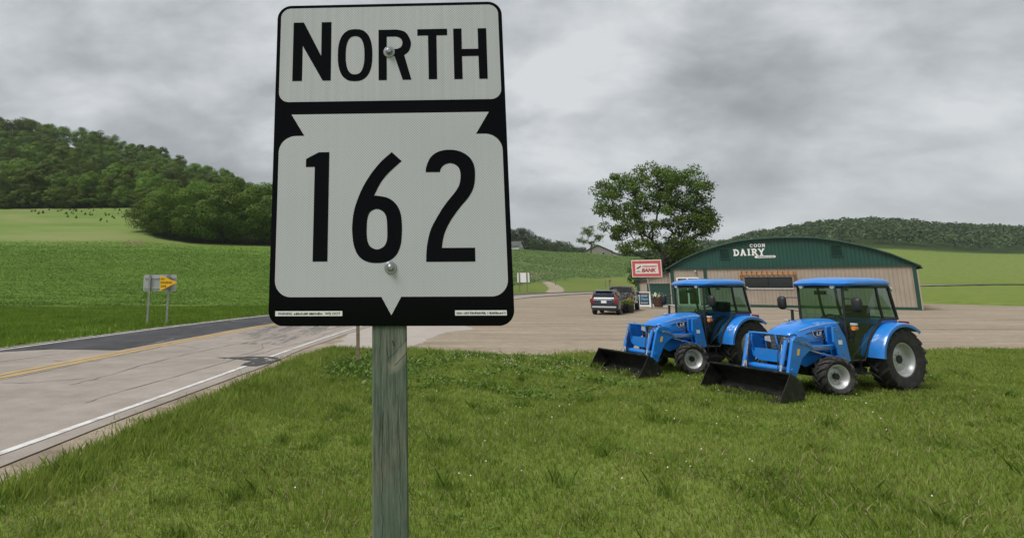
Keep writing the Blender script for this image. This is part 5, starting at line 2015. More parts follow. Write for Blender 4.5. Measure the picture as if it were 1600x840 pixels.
def slab_letter(ch, x, z, w, h, st):
    m = MB()

    def seg(p, q, t):
        a, b = Vector((x + p[0] * w, -0.075, z + p[1] * h)), Vector((x + q[0] * w, -0.075, z + q[1] * h))
        d = (b - a)
        L = d.length
        ang = math.atan2(d.z, d.x)
        m.box((a + b) / 2, (L, 0.03 + 0.004 * (len(m.f) % 5), t), (Vector((0, 1, 0)), -ang))
    for e in SLAB[ch]:
        if e[0] == "s":
            seg((e[1], e[2]), (e[3], e[4]), st)
        elif e[0] == "h":
            seg((e[1], e[3]), (e[2], e[3]), st * 0.62)
        else:
            _, cx, cy, rx, ry_, a0, a1 = e
            nn_ = 12
            for k in range(nn_):
                p = [(cx + rx * math.cos(R(a0 + (a1 - a0) * q / nn_)), cy + ry_ * math.sin(R(a0 + (a1 - a0) * q / nn_))) for q in (k - 0.12, k + 1.12)]
                seg(p[0], p[1], st)
    m.build("letter", M["white"], gab)


for i, ch in enumerate("COON"):
    slab_letter(ch, 4.26 + i * 0.335, 5.84, 0.27, 0.34, 0.066)
for i, ch in enumerate("DAIRY"):
    slab_letter(ch, (2.78, 3.36, 3.92, 4.33, 4.90)[i], 5.04, (0.54, 0.56, 0.42, 0.55, 0.56)[i], 0.66, 0.13)
pl = MB()
pl.add([(a, -0.085, b) for a, b in rrect(4.58, 4.78, 6.3, 5.0, 0.10)], [tuple(range(32))])
pl.build("name_strip", M["white"], gab)
ps = MB()
rr = random.Random(4)
x = 4.80
while x < 6.15:
    ww = rr.uniform(0.04, 0.09)
    ps.box((x + ww / 2, -0.09, 4.89), (ww, 0.006, rr.uniform(0.07, 0.11)))
    x += ww + rr.uniform(0.02, 0.04)
ps.build("name_strip_small_print", M["green_trim"], gab)
# doors, windows, timber awning
dr = bpart("door", M["white"], lambda m: (m.box((-2.56, 0.02, 1.47), (0.12, 0.12, 2.94)), m.box((-0.58, 0.02, 1.47), (0.12, 0.12, 2.94)), m.box((-1.57, 0.02, 1.47), (0.14, 0.12, 2.94)), m.box((-1.57, 0.021, 2.89), (1.86, 0.118, 0.12)), m.box((-1.57, 0.021, 2.12), (1.86, 0.118, 0.10)), m.box((-1.57, 0.021, 0.10), (1.86, 0.118, 0.20))))
for cx in (-2.07, -1.07):
    for z0, z1 in ((0.2, 2.07), (2.17, 2.83)):
        mb = MB()
        mb.box((cx, 0.05, (z0 + z1) / 2), (0.87, 0.02, z1 - z0))
        mb.build("pane", M["dark_glass"], dr)
wf = bpart("window", M["black_plastic"], lambda m: (m.box(((WIN[0] + WIN[1]) / 2, 0.02, WIN[3] - 0.03), (WIN[1] - WIN[0], 0.12, 0.06)), m.box((WIN[0] + 0.03, 0.02, 2.38), (0.06, 0.12, 0.94)), m.box((WIN[1] - 0.03, 0.02, 2.38), (0.06, 0.12, 0.94)), m.box(((WIN[0] + WIN[1]) / 2, 0.02, 2.38), (0.06, 0.12, 0.94))))
mb = MB()
mb.box(((WIN[0] + WIN[1]) / 2, -0.03, WIN[2] - 0.03), (WIN[1] - WIN[0] + 0.1, 0.12, 0.08))
mb.build("sill", M["white"], wf)
for a, b in ((WIN[0] + 0.06, 5.435), (5.495, WIN[1] - 0.06)):
    mb = MB()
    mb.box(((a + b) / 2, 0.04, 2.38), (b - a, 0.02, 0.94))
    mb.build("pane", M["dark_glass"], wf)
aw = bpart("awning", M["pergola"], lambda m: (m.box((5.45, -0.75, 3.22), (4.5, 0.08, 0.22)), m.box((5.45, -0.06, 3.30), (4.5, 0.08, 0.2)), m.box((3.26, -0.08, 2.95), (0.16, 0.10, 0.9)), m.box((7.64, -0.08, 2.95), (0.16, 0.10, 0.9)), m.box((3.26, -0.42, 2.93), (0.12, 0.10, 0.85), (Vector((1, 0, 0)), R(48))), m.box((7.64, -0.42, 2.93), (0.12, 0.10, 0.85), (Vector((1, 0, 0)), R(48)))))
for k in range(11):
    mb = MB()
    mb.box((3.35 + k * 0.42, -0.5, 3.41), (0.06, 1.0, 0.16))
    mb.build("rafter", M["pergola"], aw)
mb = MB()
mb.box((-0.75, -0.16, 3.60), (0.16, 0.18, 0.12))
mb.cyl((-0.75, -0.24, 3.58), (-0.75, -0.34, 3.52), 0.06, 0.08, 10)
mb.build("floodlight", M["lamp_glass"], bld)
# lower wing at the left with the green overhead door
wing = bpart("side_wing", M["tan_metal"], lambda m: (m.box((-6.12, 0.6, 1.35), (0.88, 0.2, 2.7)), m.prism([(-6.56, 2.31), (-3.14, 2.31), (-3.14, 3.56), (-6.56, 2.70)], 0.5, 0.7), m.box((-6.46, 6.4, 1.35), (0.2, 11.4, 2.7))))
bpart("wing_roof", M["green_trim"], lambda m: m.prism([(-6.95, 2.62), (-3.1, 3.60), (-3.1, 3.76), (-6.95, 2.78)], 0.2, 12.2))
bpart("wing_corner_trim", M["green_trim"], lambda m: m.box((-6.56, 0.52, 1.33), (0.22, 0.24, 2.6)))
gd = bpart("overhead_door", M["green_trim"], lambda m: m.box((-4.42, 0.66, 1.15), (2.52, 0.06, 2.30)))
for k in range(5):
    mb = MB()
    mb.box((-4.42, 0.61, 0.24 + k * 0.455), (2.48, 0.05, 0.43))
    mb.build("panel", M["green_trim"], gd, bevel=0.012)
slab = bpart("entry_slab", M["concrete"], lambda m: m.box((-2.5, -1.9, 0.06), (9.0, 3.6, 0.14)))

# ------------------------------------------------------------------ bank sign, chalkboard, planters
bs = thing("bank_sign", "red and cream bank sign box on a leaning pole by the chalkboard", "sign", (25.1, 55.2, 0), R(-33))
bm_ = MB()
bm_.tube([(0.12, 0, -0.1), (0.0, 0, 1.5), (-0.12, 0, 3.1)], 0.065, 10)
bm_.build("pole", M["steel_post"], bs, 50)
mb = MB()
mb.box((-0.12, 0, 3.70), (2.62, 0.30, 1.62))
cab_ = mb.build("cabinet", M["cream_board"], bs, bevel=0.02)
mb = MB()
mb.prism([(-1.36, 2.97), (1.12, 2.97), (1.12, 4.43), (-1.36, 4.43)], -0.156, -0.152)
mb.build("red_panel", M["red_board"], cab_)
mb = MB()
mb.prism([(-1.12, 3.22), (0.92, 3.22), (0.88, 4.16), (-1.10, 4.16)], -0.160, -0.157)
mb.build("face_panel", M["cream_board"], cab_)
lettering("lettering", "BANK", 1.30, 0.36, M["red_letter"], cab_, lambda a, b: (-0.56 + a, -0.163, 3.36 + b), 0.05, 0.25)
ps = MB()
rr = random.Random(8)
x = -0.46
while x < 0.76:
    ww = rr.uniform(0.05, 0.09)
    ps.prism([(x, 3.83), (x + ww, 3.83), (x + ww + 0.03, 3.97), (x + 0.03, 3.97)], -0.164, -0.162)
    x += ww + 0.035
ps.build("small_lettering", M["red_letter"], cab_)
flat_poly("emblem", [[(-1.02, 3.72), (-0.62, 3.98), (-0.56, 3.90), (-0.84, 3.68), (-0.98, 3.66)]], M["black_plastic"], cab_, lambda a, b: (a, -0.163, b))
flat_poly("emblem", [[(-1.0, 3.42), (-0.86, 3.50), (-0.66, 3.42), (-0.66, 3.36), (-0.84, 3.42), (-1.0, 3.36)]], M["black_plastic"], cab_, lambda a, b: (a, -0.163, b))

af = thing("sandwich_board", "white framed chalkboard reading open beside the bank sign pole", "sign board", (24.2, 54.4, 0.13), R(-28))
for s in (1, -1):
    mt = Matrix.Rotation(R(-9 * s), 4, "X")
    mb = MB()
    for c, sz in (((-0.46, s * -0.18, 0.70), (0.10, 0.05, 1.40)), ((0.46, s * -0.18, 0.70), (0.10, 0.05, 1.40)), ((0, s * -0.18, 1.35), (0.82, 0.049, 0.10)), ((0, s * -0.18, 0.12), (0.82, 0.049, 0.10))):
        mb.box(c, sz)
    fr_ = mb.build("frame", M["white"], af)
    fr_.matrix_local = mt
    mb = MB()
    mb.box((0, s * -0.18, 0.73), (0.82, 0.03, 1.14))
    bo = mb.build("board", M["chalk"], af)
    bo.matrix_local = mt
    if s == 1:
        lettering("lettering", "Open", 0.62, 0.26, M["chalk_blue"], bo, lambda a, b: (-0.31 + a, -0.198, 0.58 + b), 0.02)
        ps = MB()
        for z_, n_ in ((1.12, 7), (0.96, 5), (0.34, 5)):
            for k in range(n_):
                ps.prism([(-0.30 + k * 0.6 / n_, z_), (-0.30 + k * 0.6 / n_ + 0.06, z_), (-0.30 + k * 0.6 / n_ + 0.06, z_ + 0.06), (-0.30 + k * 0.6 / n_, z_ + 0.07)], -0.199, -0.197)
        ps.build("small_lettering", M["white"], bo)


def planter(name, label, cat, loc, r, h, mat, flower, fsize, n, spread, hgt, seed):
    t = thing(name, label, cat, loc)
    mb = MB()
    mb.lathe([(0.0, 0.0), (r * 0.8, 0.0), (r * 0.92, h * 0.4), (r, h), (r * 0.93, h), (r * 0.9, h * 0.86), (0, h * 0.86)], 20, "Z")
    mb.build("pot", mat, t, 40)
    rr = np.random.default_rng(seed)
    p = rr.normal(size=(n, 3)) * [spread, spread, hgt * 0.4] + [0, 0, h + hgt * 0.5]
    p[:, 2] = np.maximum(p[:, 2], h * 0.95)
    link("foliage", leaf_mesh("foliage", p, rr.uniform(0.1, 0.2, n), 0.3, 0.5, seed), M["weed_leaf"], t)
    q = rr.normal(size=(n // 2, 3)) * [spread, spread, hgt * 0.35] + [0, 0, h + hgt * 0.75]
    link("blossoms", leaf_mesh("blossoms", q, rr.uniform(fsize * 0.7, fsize * 1.3, n // 2), 0.3, 0.9, seed + 1), flower, t)
    return t


planter("flower_pot", "black round pot of yellow-green plants behind the parked vehicles", "flower pot", (19.0, 45.6, 0.02), 0.42, 0.55, M["black_plastic"], M["flower_yellow"], 0.14, 220, 0.20, 0.42, 3)
planter("flower_barrel", "brown half barrel of white flowers right of the chalkboard", "planter", (25.7, 54.9, 0.13), 0.46, 0.85, M["barrel"], M["clover"], 0.15, 160, 0.25, 0.30, 5)


# ------------------------------------------------------------------ vehicles
def car_wheel(mb_t, r, w):
    m = MB()
    m.lathe([(r * 0.62, -w / 2), (r * 0.95, -w / 2), (r, -w * 0.3), (r, w * 0.3), (r * 0.95, w / 2), (r * 0.62, w / 2), (r * 0.62, -w / 2)], 28)
    return m.mesh("tyre", 40)


def car_rim(r, w):
    m = MB()
    m.lathe([(r * 0.63, w * 0.30), (r * 0.60, w * 0.45), (r * 0.55, w * 0.30), (r * 0.20, w * 0.34), (0, w * 0.36)], 24)
    for k in range(5):
        a = 2 * math.pi * k / 5
        m.box((0.36 * r * math.cos(a), w * 0.38, 0.36 * r * math.sin(a)), (r * 0.5, 0.03, r * 0.12), (Vector((0, 1, 0)), -a))
    return m.mesh("rim", 40)


def car_wheels(t, xs, y, r, w):
    ty, ri = car_wheel(None, r, w), car_rim(r, w)
    ty.materials.append(M["rubber"])
    ri.materials.append(M["grey_trim"])
    for x in xs:
        for s in (-1, 1):
            o = link("wheel", ri, None, t, (x, s * y, r), (0, 0, 0 if s > 0 else math.pi))
            link("tyre", ty, None, o)


def mirror_ring(x, half):
    return [(x, -y, z) for y, z in half] + [(x, y, z) for y, z in reversed(half)]


def suv():
    t = thing("parked_suv", "dark slate blue sport utility vehicle parked tail first, left of the black pickup", "car", (15.9, 42.4, 0.012), R(60))
    L = 4.9
    st = []
    for x, hw, zb, zs, zt in ((0.0, 0.80, 0.48, 0.80, 1.08), (0.06, 0.90, 0.36, 0.80, 1.14), (0.25, 0.96, 0.30, 0.80, 1.16), (1.0, 0.97, 0.28, 0.80, 1.14), (2.6, 0.97, 0.28, 0.78, 1.10), (3.5, 0.96, 0.28, 0.76, 1.06), (4.3, 0.93, 0.30, 0.74, 0.98), (4.75, 0.84, 0.34, 0.66, 0.86), (4.9, 0.66, 0.42, 0.60, 0.74)):
        st.append(mirror_ring(x, [(hw * 0.85, zb), (hw, zb + 0.14), (hw * 1.0, zs), (hw * 0.965, zt - 0.05), (hw * 0.90, zt)]))
    body = MB().loft(st).build("body", M["suv_paint"], t, 50)
    gh = []
    for x, hb, ht, zb, zt in ((0.10, 0.86, 0.62, 1.10, 1.48), (0.42, 0.87, 0.66, 1.13, 1.72), (1.2, 0.88, 0.68, 1.13, 1.77), (2.2, 0.88, 0.68, 1.10, 1.75), (2.85, 0.87, 0.64, 1.08, 1.58), (3.55, 0.85, 0.70, 1.05, 1.10)):
        gh.append(mirror_ring(x, [(hb, zb), (ht + (hb - ht) * 0.25, zb + (zt - zb) * 0.82), (ht, zt - 0.02), (ht * 0.8, zt)]))
    MB().loft(gh).build("cabin", M["suv_paint"], t, 50)
    g = MB()
    g.add([(0.085, -0.70, 1.16), (0.085, 0.70, 1.16), (0.34, 0.60, 1.60), (0.34, -0.60, 1.60)], [(0, 1, 2, 3)])
    for i in range(4):
        x, y, z = g.v[i]
        g.v[i] = (x - 0.03, y, z)
    g.build("rear_window", M["dark_glass"], t)
    for s in (-1, 1):
        for a, b in ((0.42, 1.25), (1.32, 2.15), (2.22, 3.0)):
            m = MB()
            zt = [1.63, 1.66][a > 0.5]
            zr = 1.46 if b > 2.9 else 1.64
            m.add([(a, s * 0.893, 1.16), (b, s * 0.893, 1.14), (b - (0.25 if b > 2.9 else 0), s * 0.775, zr), (a + (0.1 if a < 0.5 else 0), s * 0.76, zt)], [(0, 1, 2, 3)])
            m.build("side_window", M["dark_glass"], t)
        m = MB()
        m.prism([(0.78, 1.50), (0.70, 1.52), (0.77, 1.20), (0.66, 1.02), (0.58, 0.86), (0.93, 0.86), (0.93, 1.12)], -0.015, 0.16, "YZ")
        for i in range(len(m.v)):
            x, y, z = m.v[i]
            m.v[i] = (x + max(0, z - 1.15) * 0.42, y * s * (1 - max(0, z - 1.2) * 0.16) * 1.03, z)
        m.build("tail_light", M["red_lens"], t, bevel=0.01)
        m = MB()
        m.tube([(0.5, s * 0.60, 1.765), (1.2, s * 0.61, 1.81), (2.3, s * 0.60, 1.79)], 0.018, 6)
        m.build("roof_rail", M["silver"], t, 50)
        m = MB()
        m.box((2.85, s * 1.02, 1.16), (0.14, 0.18, 0.14))
        m.build("side_mirror", M["suv_paint"], t, bevel=0.03)
    m = MB()
    m.box((-0.005, 0, 0.56), (0.10, 1.66, 0.10))
    m.build("bumper_trim", M["silver"], t, bevel=0.02)
    m = MB()
    m.box((0.02, 0, 0.42), (0.12, 1.60, 0.18))
    m.build("lower_bumper", M["black_plastic"], t, bevel=0.03)
    m = MB()
    m.box((-0.03, 0, 0.93), (0.012, 0.36, 0.17))
    m.build("number_plate", M["white"], t)
    m = MB()
    m.box((0.31, 0, 1.69), (0.26, 1.16, 0.04))
    m.build("roof_spoiler", M["suv_paint"], t, bevel=0.01)
    car_wheels(t, (0.95, 3.9), 0.83, 0.37, 0.26)


suv()


def pickup():
    t = thing("pickup_truck", "black crew cab pickup truck parked beside the planter, right of the dark blue car", "truck", (18.95, 47.6, 0.012), R(60))
    t.scale = (1.05,) * 3
    st = []
    for x, hw, zb, zt in ((0.0, 0.93, 0.62, 1.28), (0.05, 0.97, 0.56, 1.32), (1.9, 0.98, 0.54, 1.30), (3.9, 0.98, 0.52, 1.26), (4.6, 0.98, 0.50, 1.24), (5.5, 0.96, 0.50, 1.18), (5.75, 0.86, 0.56, 1.06)):
        st.append(mirror_ring(x, [(hw * 0.9, zb), (hw, zb + 0.1), (hw, zt - 0.10), (hw * 0.96, zt)]))
    MB().loft(st).build("body", M["truck_paint"], t, 50)
    gh = []
    for x, hb, ht, zb, zt in ((1.78, 0.90, 0.72, 1.27, 1.86), (1.95, 0.91, 0.74, 1.27, 1.95), (3.2, 0.91, 0.74, 1.25, 1.95), (3.55, 0.90, 0.72, 1.25, 1.85), (4.45, 0.88, 0.76, 1.20, 1.26)):
        gh.append(mirror_ring(x, [(hb, zb), (ht + (hb - ht) * 0.2, zb + (zt - zb) * 0.85), (ht, zt - 0.03), (ht * 0.85, zt)]))
    MB().loft(gh).build("cabin", M["truck_paint"], t, 50)
    m = MB()
    m.add([(1.755, -0.78, 1.36), (1.755, 0.78, 1.36), (1.76, 0.68, 1.82), (1.76, -0.68, 1.82)], [(0, 1, 2, 3)])
    m.build("rear_window", M["dark_glass"], t)
    for s in (-1, 1):
        for a, b in ((1.95, 2.75), (2.82, 3.7)):
            m = MB()
            m.add([(a, s * 0.918, 1.34), (b, s * 0.915, 1.32), (b - (0.22 if b > 3 else 0), s * 0.79, 1.82), (a, s * 0.79, 1.84)], [(0, 1, 2, 3)])
            m.build("side_window", M["dark_glass"], t)
        m = MB()
        m.box((0.03, s * 0.90, 1.02), (0.16, 0.17, 0.40))
        m.build("tail_light", M["red_lens"], t, bevel=0.02)
        m = MB()
        m.box((3.7, s * 1.08, 1.36), (0.10, 0.22, 0.26))
        m.build("side_mirror", M["black_plastic"], t, bevel=0.03)
    m = MB()
    m.box((-0.01, 0, 1.04), (0.06, 1.58, 0.46))
    m.build("tailgate", M["truck_paint"], t, bevel=0.03)
    m = MB()
    m.box((-0.10, 0, 0.62), (0.18, 1.90, 0.20))
    m.build("rear_bumper", M["grey_trim"], t, bevel=0.03)
    m = MB()
    m.box((-0.20, 0, 0.66), (0.012, 0.34, 0.16))
    m.build("number_plate", M["white"], t)
    m = MB()
    m.box((1.75, 0, 1.90), (0.05, 0.34, 0.05))
    m.build("brake_lamp", M["red_lens"], t)
    car_wheels(t, (1.15, 4.75), 0.84, 0.42, 0.30)


pickup()

# ------------------------------------------------------------------ roadside signs, posts, mailbox, farmhouses
ls = thing("roadside_sign", "wide grey sign seen from the back on two steel posts beyond the road", "road sign", (-12.45, 32.4, 0), R(3))
mb = MB()
pr = rrect(-0.90, 1.80, 0.90, 2.70, 0.10, 5)
mb.prism(pr, -0.004, 0.0)
pn = mb.build("panel", M["sign_back"], ls)
for z_ in (1.97, 2.53):
    mb = MB()
    mb.box((0, -0.03, z_), (1.66, 0.05, 0.05))
    mb.build("stiffener", M["sign_back"], pn)
for x_ in (-0.52, 0.52):
    mb = MB()
    mb.box((x_, -0.10, 1.25), (0.09, 0.05, 2.9))
    mb.box((x_ - 0.05, -0.075, 1.25), (0.014, 0.10, 2.9))
    mb.build("post", M["steel_post"], ls)
pz = thing("no_passing_pennant", "orange-yellow pennant no passing zone sign in front of the grey sign back", "road sign", (-12.0, 32.12, 0), R(3))
mb = MB()
mb.prism([(-0.33, 1.81), (0.58, 2.26), (0.58, 2.29), (-0.33, 2.66)], -0.004, 0.0)
pp_ = mb.build("panel", M["yellow_sign"], pz)
for body, a, b, w_, h_ in (("NO", -0.29, 2.40, 0.20, 0.12), ("PASSING", -0.29, 2.21, 0.60, 0.12), ("ZONE", -0.29, 2.01, 0.30, 0.12)):
    lettering("lettering", body, w_, h_, M["sign_black"], pp_, lambda p, q, a=a, b=b: (a + p, -0.007, b + q), 0.015)
mb = MB()
mb.box((0.03, 0.06, 2.26), (0.05, 0.10, 0.8))
mb.build("bracket", M["steel_post"], pz)

sb = thing("distant_sign", "small pale sign back on two dark posts across the road by the pale field", "road sign", (24.7, 103.2, tz(24.7, 103.2)), R(-20))
zg = tz(24.7, 103.2)
mb = MB()
mb.prism(rrect(-1.05, 2.66 - zg, 1.05, 4.34 - zg, 0.1, 4), -0.01, 0)
mb.build("panel", M["white"], sb)
for x_ in (-0.72, 0.60):
    mb = MB()
    mb.box((x_, -0.09, (4.2 - zg) / 2), (0.16, 0.12, 4.2 - zg + 0.4))
    mb.build("post", M["weathered_wood"], sb)

stake = thing("wooden_stake", "weathered square wooden post in the weeds just left of the route sign's post", "post", (-0.68, 15.5, 0))
mb = MB()
mb.loft([[(x - 0.045, -0.045, z), (x + 0.045, -0.045, z), (x + 0.045, 0.045, z), (x - 0.045, 0.045, z)] for x, z in ((-0.005, -0.1), (0.0, 0.6), (-0.01, 1.5))])
mb.build("shaft", M["weathered_wood"], stake, bevel=0.006)
mb = MB()
mb.box((-0.01, 0, 1.515), (0.07, 0.07, 0.03))
mb.build("cap", M["weathered_wood"], stake)

for px, d, h, lab in ((868, 126, 1.6, "thin grey lane post beside the farm lane across the road"), (946, 129, 1.55, "thin dark post left of the mailbox across the road")):
    x = px_x(px, d)
    t = thing("lane_post", lab, "post", (x, d, tz(x, d)))
    mb = MB()
    mb.cyl((0, 0, -0.2), (0, 0, h), 0.09, 0.08, 8)
    mb.build("shaft", M["weathered_wood"], t, 40)
    mb = MB()
    mb.cyl((0, 0, h), (0, 0, h + 0.06), 0.08, 0.03, 8)
    mb.build("cap", M["weathered_wood"], t, 40)
x = px_x(952.5, 129)
mbx = thing("mailbox", "brown mailbox on a post across the road above the parked vehicles", "mailbox", (x, 129, tz(x, 129)))
mb = MB()
mb.box((0, 0, 0.55), (0.16, 0.16, 1.5))
mb.build("post", M["weathered_wood"], mbx)
mb = MB()
mb.prism([(-0.22, 1.30), (0.22, 1.30), (0.22, 1.52)] + arc(0, 1.52, 0.22, 0.2, 0, 180, 8)[1:-1] + [(-0.22, 1.52)], -0.35, 0.35)
mb.build("box", M["weathered_wood"], mbx)


def house(name, label, x, y, w, dp, eave, ridge, rot, wall, chim=False):
    z = tz(x, y) - 0.4
    t = thing(name, label, "house", (x, y, z), rot)
    mb = MB()
    mb.prism([(-w / 2, 0), (w / 2, 0), (w / 2, eave), (0, ridge - 0.12), (-w / 2, eave)], -dp / 2, dp / 2)
    wl_ = mb.build("wall", wall, t)
    mb = MB()
    o = 0.5
    sl = (ridge - eave) / (w / 2)
    mb.prism([(-w / 2 - o, eave - o * sl), (0, ridge), (w / 2 + o, eave - o * sl), (w / 2 + o, eave - o * sl + 0.2), (0, ridge + 0.22), (-w / 2 - o, eave - o * sl + 0.2)], -dp / 2 - o, dp / 2 + o)
    mb.build("roof", M["roof_dark"], t)
    for a in (-w * 0.22, w * 0.2):
        mb = MB()
        mb.box((a, -dp / 2 - 0.02, eave * 0.62), (1.1, 0.06, 1.2))
        win = mb.build("window", M["white"], t)
        mb = MB()
        mb.box((a, -dp / 2 - 0.055, eave * 0.62), (0.92, 0.02, 1.02))
        mb.build("pane", M["dark_glass"], win)
    return t


house("farmhouse", "low grey-beige farmhouse with dark gable roof on the field crest", px_x(936, 285), 285, 12.5, 12, 2.6, 5.6, R(-18), M["house_wall"])
house("farm_shed", "long low dark-roofed shed just right of the farmhouse gable", px_x(956, 292), 292, 9, 9, 1.6, 3.6, R(-18), M["house_wall"])
house("white_house", "dark-roofed white house partly behind the sign's edge on the crest", px_x(799, 262), 262, 7, 10, 2.2, 4.2, R(60), M["house_white"])


# ------------------------------------------------------------------ ground cover
def blades(name, x, y, z, h, w, mat, seed, lean=0.35):
    rr = np.random.default_rng(seed)
    n = len(x)
    a = rr.uniform(0, 2 * math.pi, n)
    dx, dy = np.cos(a), np.sin(a)
    la = rr.uniform(0, 2 * math.pi, n)
    ll = rr.uniform(0.1, 1.0, n) * lean * h
    lx, ly = np.cos(la) * ll, np.sin(la) * ll
    b = np.stack([x, y, z], 1)
    v = np.empty((n, 5, 3), np.float32)
    v[:, 0] = b - np.stack([dx * w, dy * w, 0 * w], 1)
    v[:, 1] = b + np.stack([dx * w, dy * w, 0 * w], 1)
    mid = b + np.stack([lx * 0.35, ly * 0.35, h * 0.55], 1)
    v[:, 2] = mid + np.stack([dx * w * 0.8, dy * w * 0.8, 0 * w], 1)
    v[:, 3] = b + np.stack([lx, ly, h], 1)
    v[:, 4] = mid - np.stack([dx * w * 0.8, dy * w * 0.8, 0 * w], 1)
    f = np.arange(n * 5).reshape(n, 5)
    return link(name, arrays_mesh(name, v.reshape(-1, 3), f), mat)


def lumps(x, y, s, seed):
    """soft 0..1 patchiness"""
    rr = np.random.default_rng(seed)
    o = rr.uniform(0, 100, 8)
    v = np.sin(x * s + o[0]) * np.cos(y * s * 1.1 + o[1]) + 0.6 * np.sin(x * s * 2.3 + y * s * 1.7 + o[2]) + 0.4 * np.cos(x * s * 4.1 - y * s * 3.7 + o[3])
    return 0.5 + v / 4


rg = np.random.default_rng(12)
# lawn: density falls with distance, wedge seen by the camera and a margin
N = 330000
d = 2.6 + (20.5 - 2.6) * rg.uniform(size=N) ** 0.85
ang_l = rg.uniform(-0.62, 1.28, N)
gx, gy = d * ang_l, d
keep = in_lawn(gx + rg.normal(0, 0.10, N), gy + rg.normal(0, 0.10, N))
gx, gy = gx[keep], gy[keep]
pt = lumps(gx, gy, 1.1, 3)
bare = np.exp(-((gx - 2.15) ** 2 / 0.35 + (gy - 14.7) ** 2 / 0.12)) + np.exp(-((gx + 0.9) ** 2 / 0.25 + (gy - 14.1) ** 2 / 0.10))
keep = rg.uniform(size=len(gx)) > bare * 0.95
gx, gy, pt = gx[keep], gy[keep], pt[keep]
edge_n = np.clip((np.interp(gx, _le[7:, 0], _le[7:, 1]) - gy) / 1.2, 0, 1)
hh = rg.uniform(0.035, 0.085, len(gx)) * (0.6 + 0.9 * pt) * (1 + 0.4 * (1 - edge_n))
left_tall = np.clip((1.8 - gx) / 3, 0, 1) * np.clip((gy - 8) / 6, 0, 1)
hh *= 1 + 0.9 * left_tall
gr_o = blades("lawn_grass", gx, gy, np.zeros(len(gx)) - 0.005, hh, np.clip(0.0028 + 0.00042 * gy, 0, 0.011), M["grass_blade"], 4, 0.7)
tag(gr_o, "short green mown grass around the sign and the tractors", "grass", kind="stuff")
ns = len(gx)
sel = rg.uniform(size=ns) < 0.07 * (0.3 + 1.6 * lumps(gx, gy, 0.9, 40))
o_ = blades("dry_grass", gx[sel] + 0.01, gy[sel], np.zeros(sel.sum()), hh[sel] * 1.15, np.full(sel.sum(), 0.0045), M["straw"], 44, 1.3)
tag(o_, "dry straw-coloured stems mixed through the lawn", "grass", kind="stuff")
tn = 420
tx, ty = rg.uniform(-4.5, 15, tn), rg.uniform(3.2, 18.5, tn)
tk = in_lawn(tx - 0.3, ty + 0.3)
tx, ty = tx[tk], ty[tk]
mx_ = np.repeat(tx, 70) + rg.normal(0, 1, len(tx) * 70) * np.repeat(rg.uniform(0.03, 0.14, len(tx)), 70)
my_ = np.repeat(ty, 70) + rg.normal(0, 1, len(tx) * 70) * np.repeat(rg.uniform(0.03, 0.14, len(tx)), 70)
o_ = blades("grass_tufts", mx_, my_, np.zeros(len(mx_)), rg.uniform(0.06, 0.17, len(mx_)) * np.repeat(rg.uniform(0.3, 1.0, len(tx)) ** 1.5 * 1.4, 70), np.clip(0.003 + 0.0004 * my_, 0, 0.010), M["tuft_blade"], 45, 0.9)
tag(o_, "coarser dark green tufts standing up out of the lawn", "grass", kind="stuff")
wn_ = 26000
wx, wy = rg.uniform(-4.5, 15, wn_), 3.0 + 12 * rg.uniform(size=wn_) ** 1.2
wk = (lumps(wx, wy, 1.3, 51) > 0.64) & in_lawn(wx - 0.2, wy)
o_ = link("clover_leaves", leaf_mesh("clover_leaves", np.stack([wx, wy, rg.uniform(0.03, 0.085, wn_)], 1)[wk], rg.uniform(0.022, 0.05, wk.sum()), 2.0, 0.85, 52), M["weed_leaf"])
tag(o_, "low clover leaf patches between the grass in the near lawn", "clover", kind="stuff")
# taller tufts along the left shoulder edge
n = 9000
yy = rg.uniform(6, 19.5, n)
xx = np.interp(yy, _le[:8, 1], _le[:8, 0]) + np.abs(rg.normal(0, 0.45, n))
o_ = blades("tall_grass", xx, yy, np.zeros(n), rg.uniform(0.10, 0.24, n), np.full(n, 0.007), M["grass_blade"], 5, 0.8)
tag(o_, "taller fringe of grass along the gravel shoulder left of the post", "grass", kind="stuff")
n = 5200
xx = rg.normal(-0.35, 0.75, n)
yy = rg.normal(15.2, 0.9, n)
ok = in_lawn(xx, yy)
xx, yy = xx[ok], yy[ok]
o_ = link("weeds", leaf_mesh("weeds", np.stack([xx, yy, rg.uniform(0.02, 0.20, len(xx)) * np.exp(-((xx + 0.35) ** 2) / 1.6)], 1), rg.uniform(0.06, 0.15, len(xx)), 0.8, 0.55, 8), M["weed_leaf"])
tag(o_, "broad-leaved weeds growing round the wooden stake", "weeds", kind="stuff")
n = 9000
cx = rg.uniform(0.4, 5.5, n)
cy = rg.uniform(11, 18.3, n)
o2 = lumps(cx, cy, 1.7, 21) > 0.62
cx, cy = cx[o2], cy[o2]
o_ = link("broadleaf_patches", leaf_mesh("broadleaf_patches", np.stack([cx, cy, rg.uniform(0.03, 0.12, len(cx))], 1), rg.uniform(0.05, 0.10, len(cx)), 1.2, 0.7, 9), M["weed_leaf"])
tag(o_, "low clover and dandelion leaves spread through the lawn", "weeds", kind="stuff")
n = 5200
ei = catmull(LAWN_EDGE[3:16], 0.1)
pk = ei[rg.integers(0, len(ei), n)]
lm = lumps(pk[:, 0], pk[:, 1], 1.9, 71)
kp = lm > 0.5
pk = pk[kp] + rg.normal(0, 1.0, (kp.sum(), 2)) * 0.28 + np.array([0, 0.15])
o_ = blades("edge_grass", pk[:, 0], pk[:, 1], np.full(len(pk), 0.01), rg.uniform(0.03, 0.13, len(pk)), np.full(len(pk), 0.008), M["grass_blade"], 72, 0.9)
tag(o_, "ragged grass creeping onto the gravel along the lawn edge", "grass", kind="stuff")
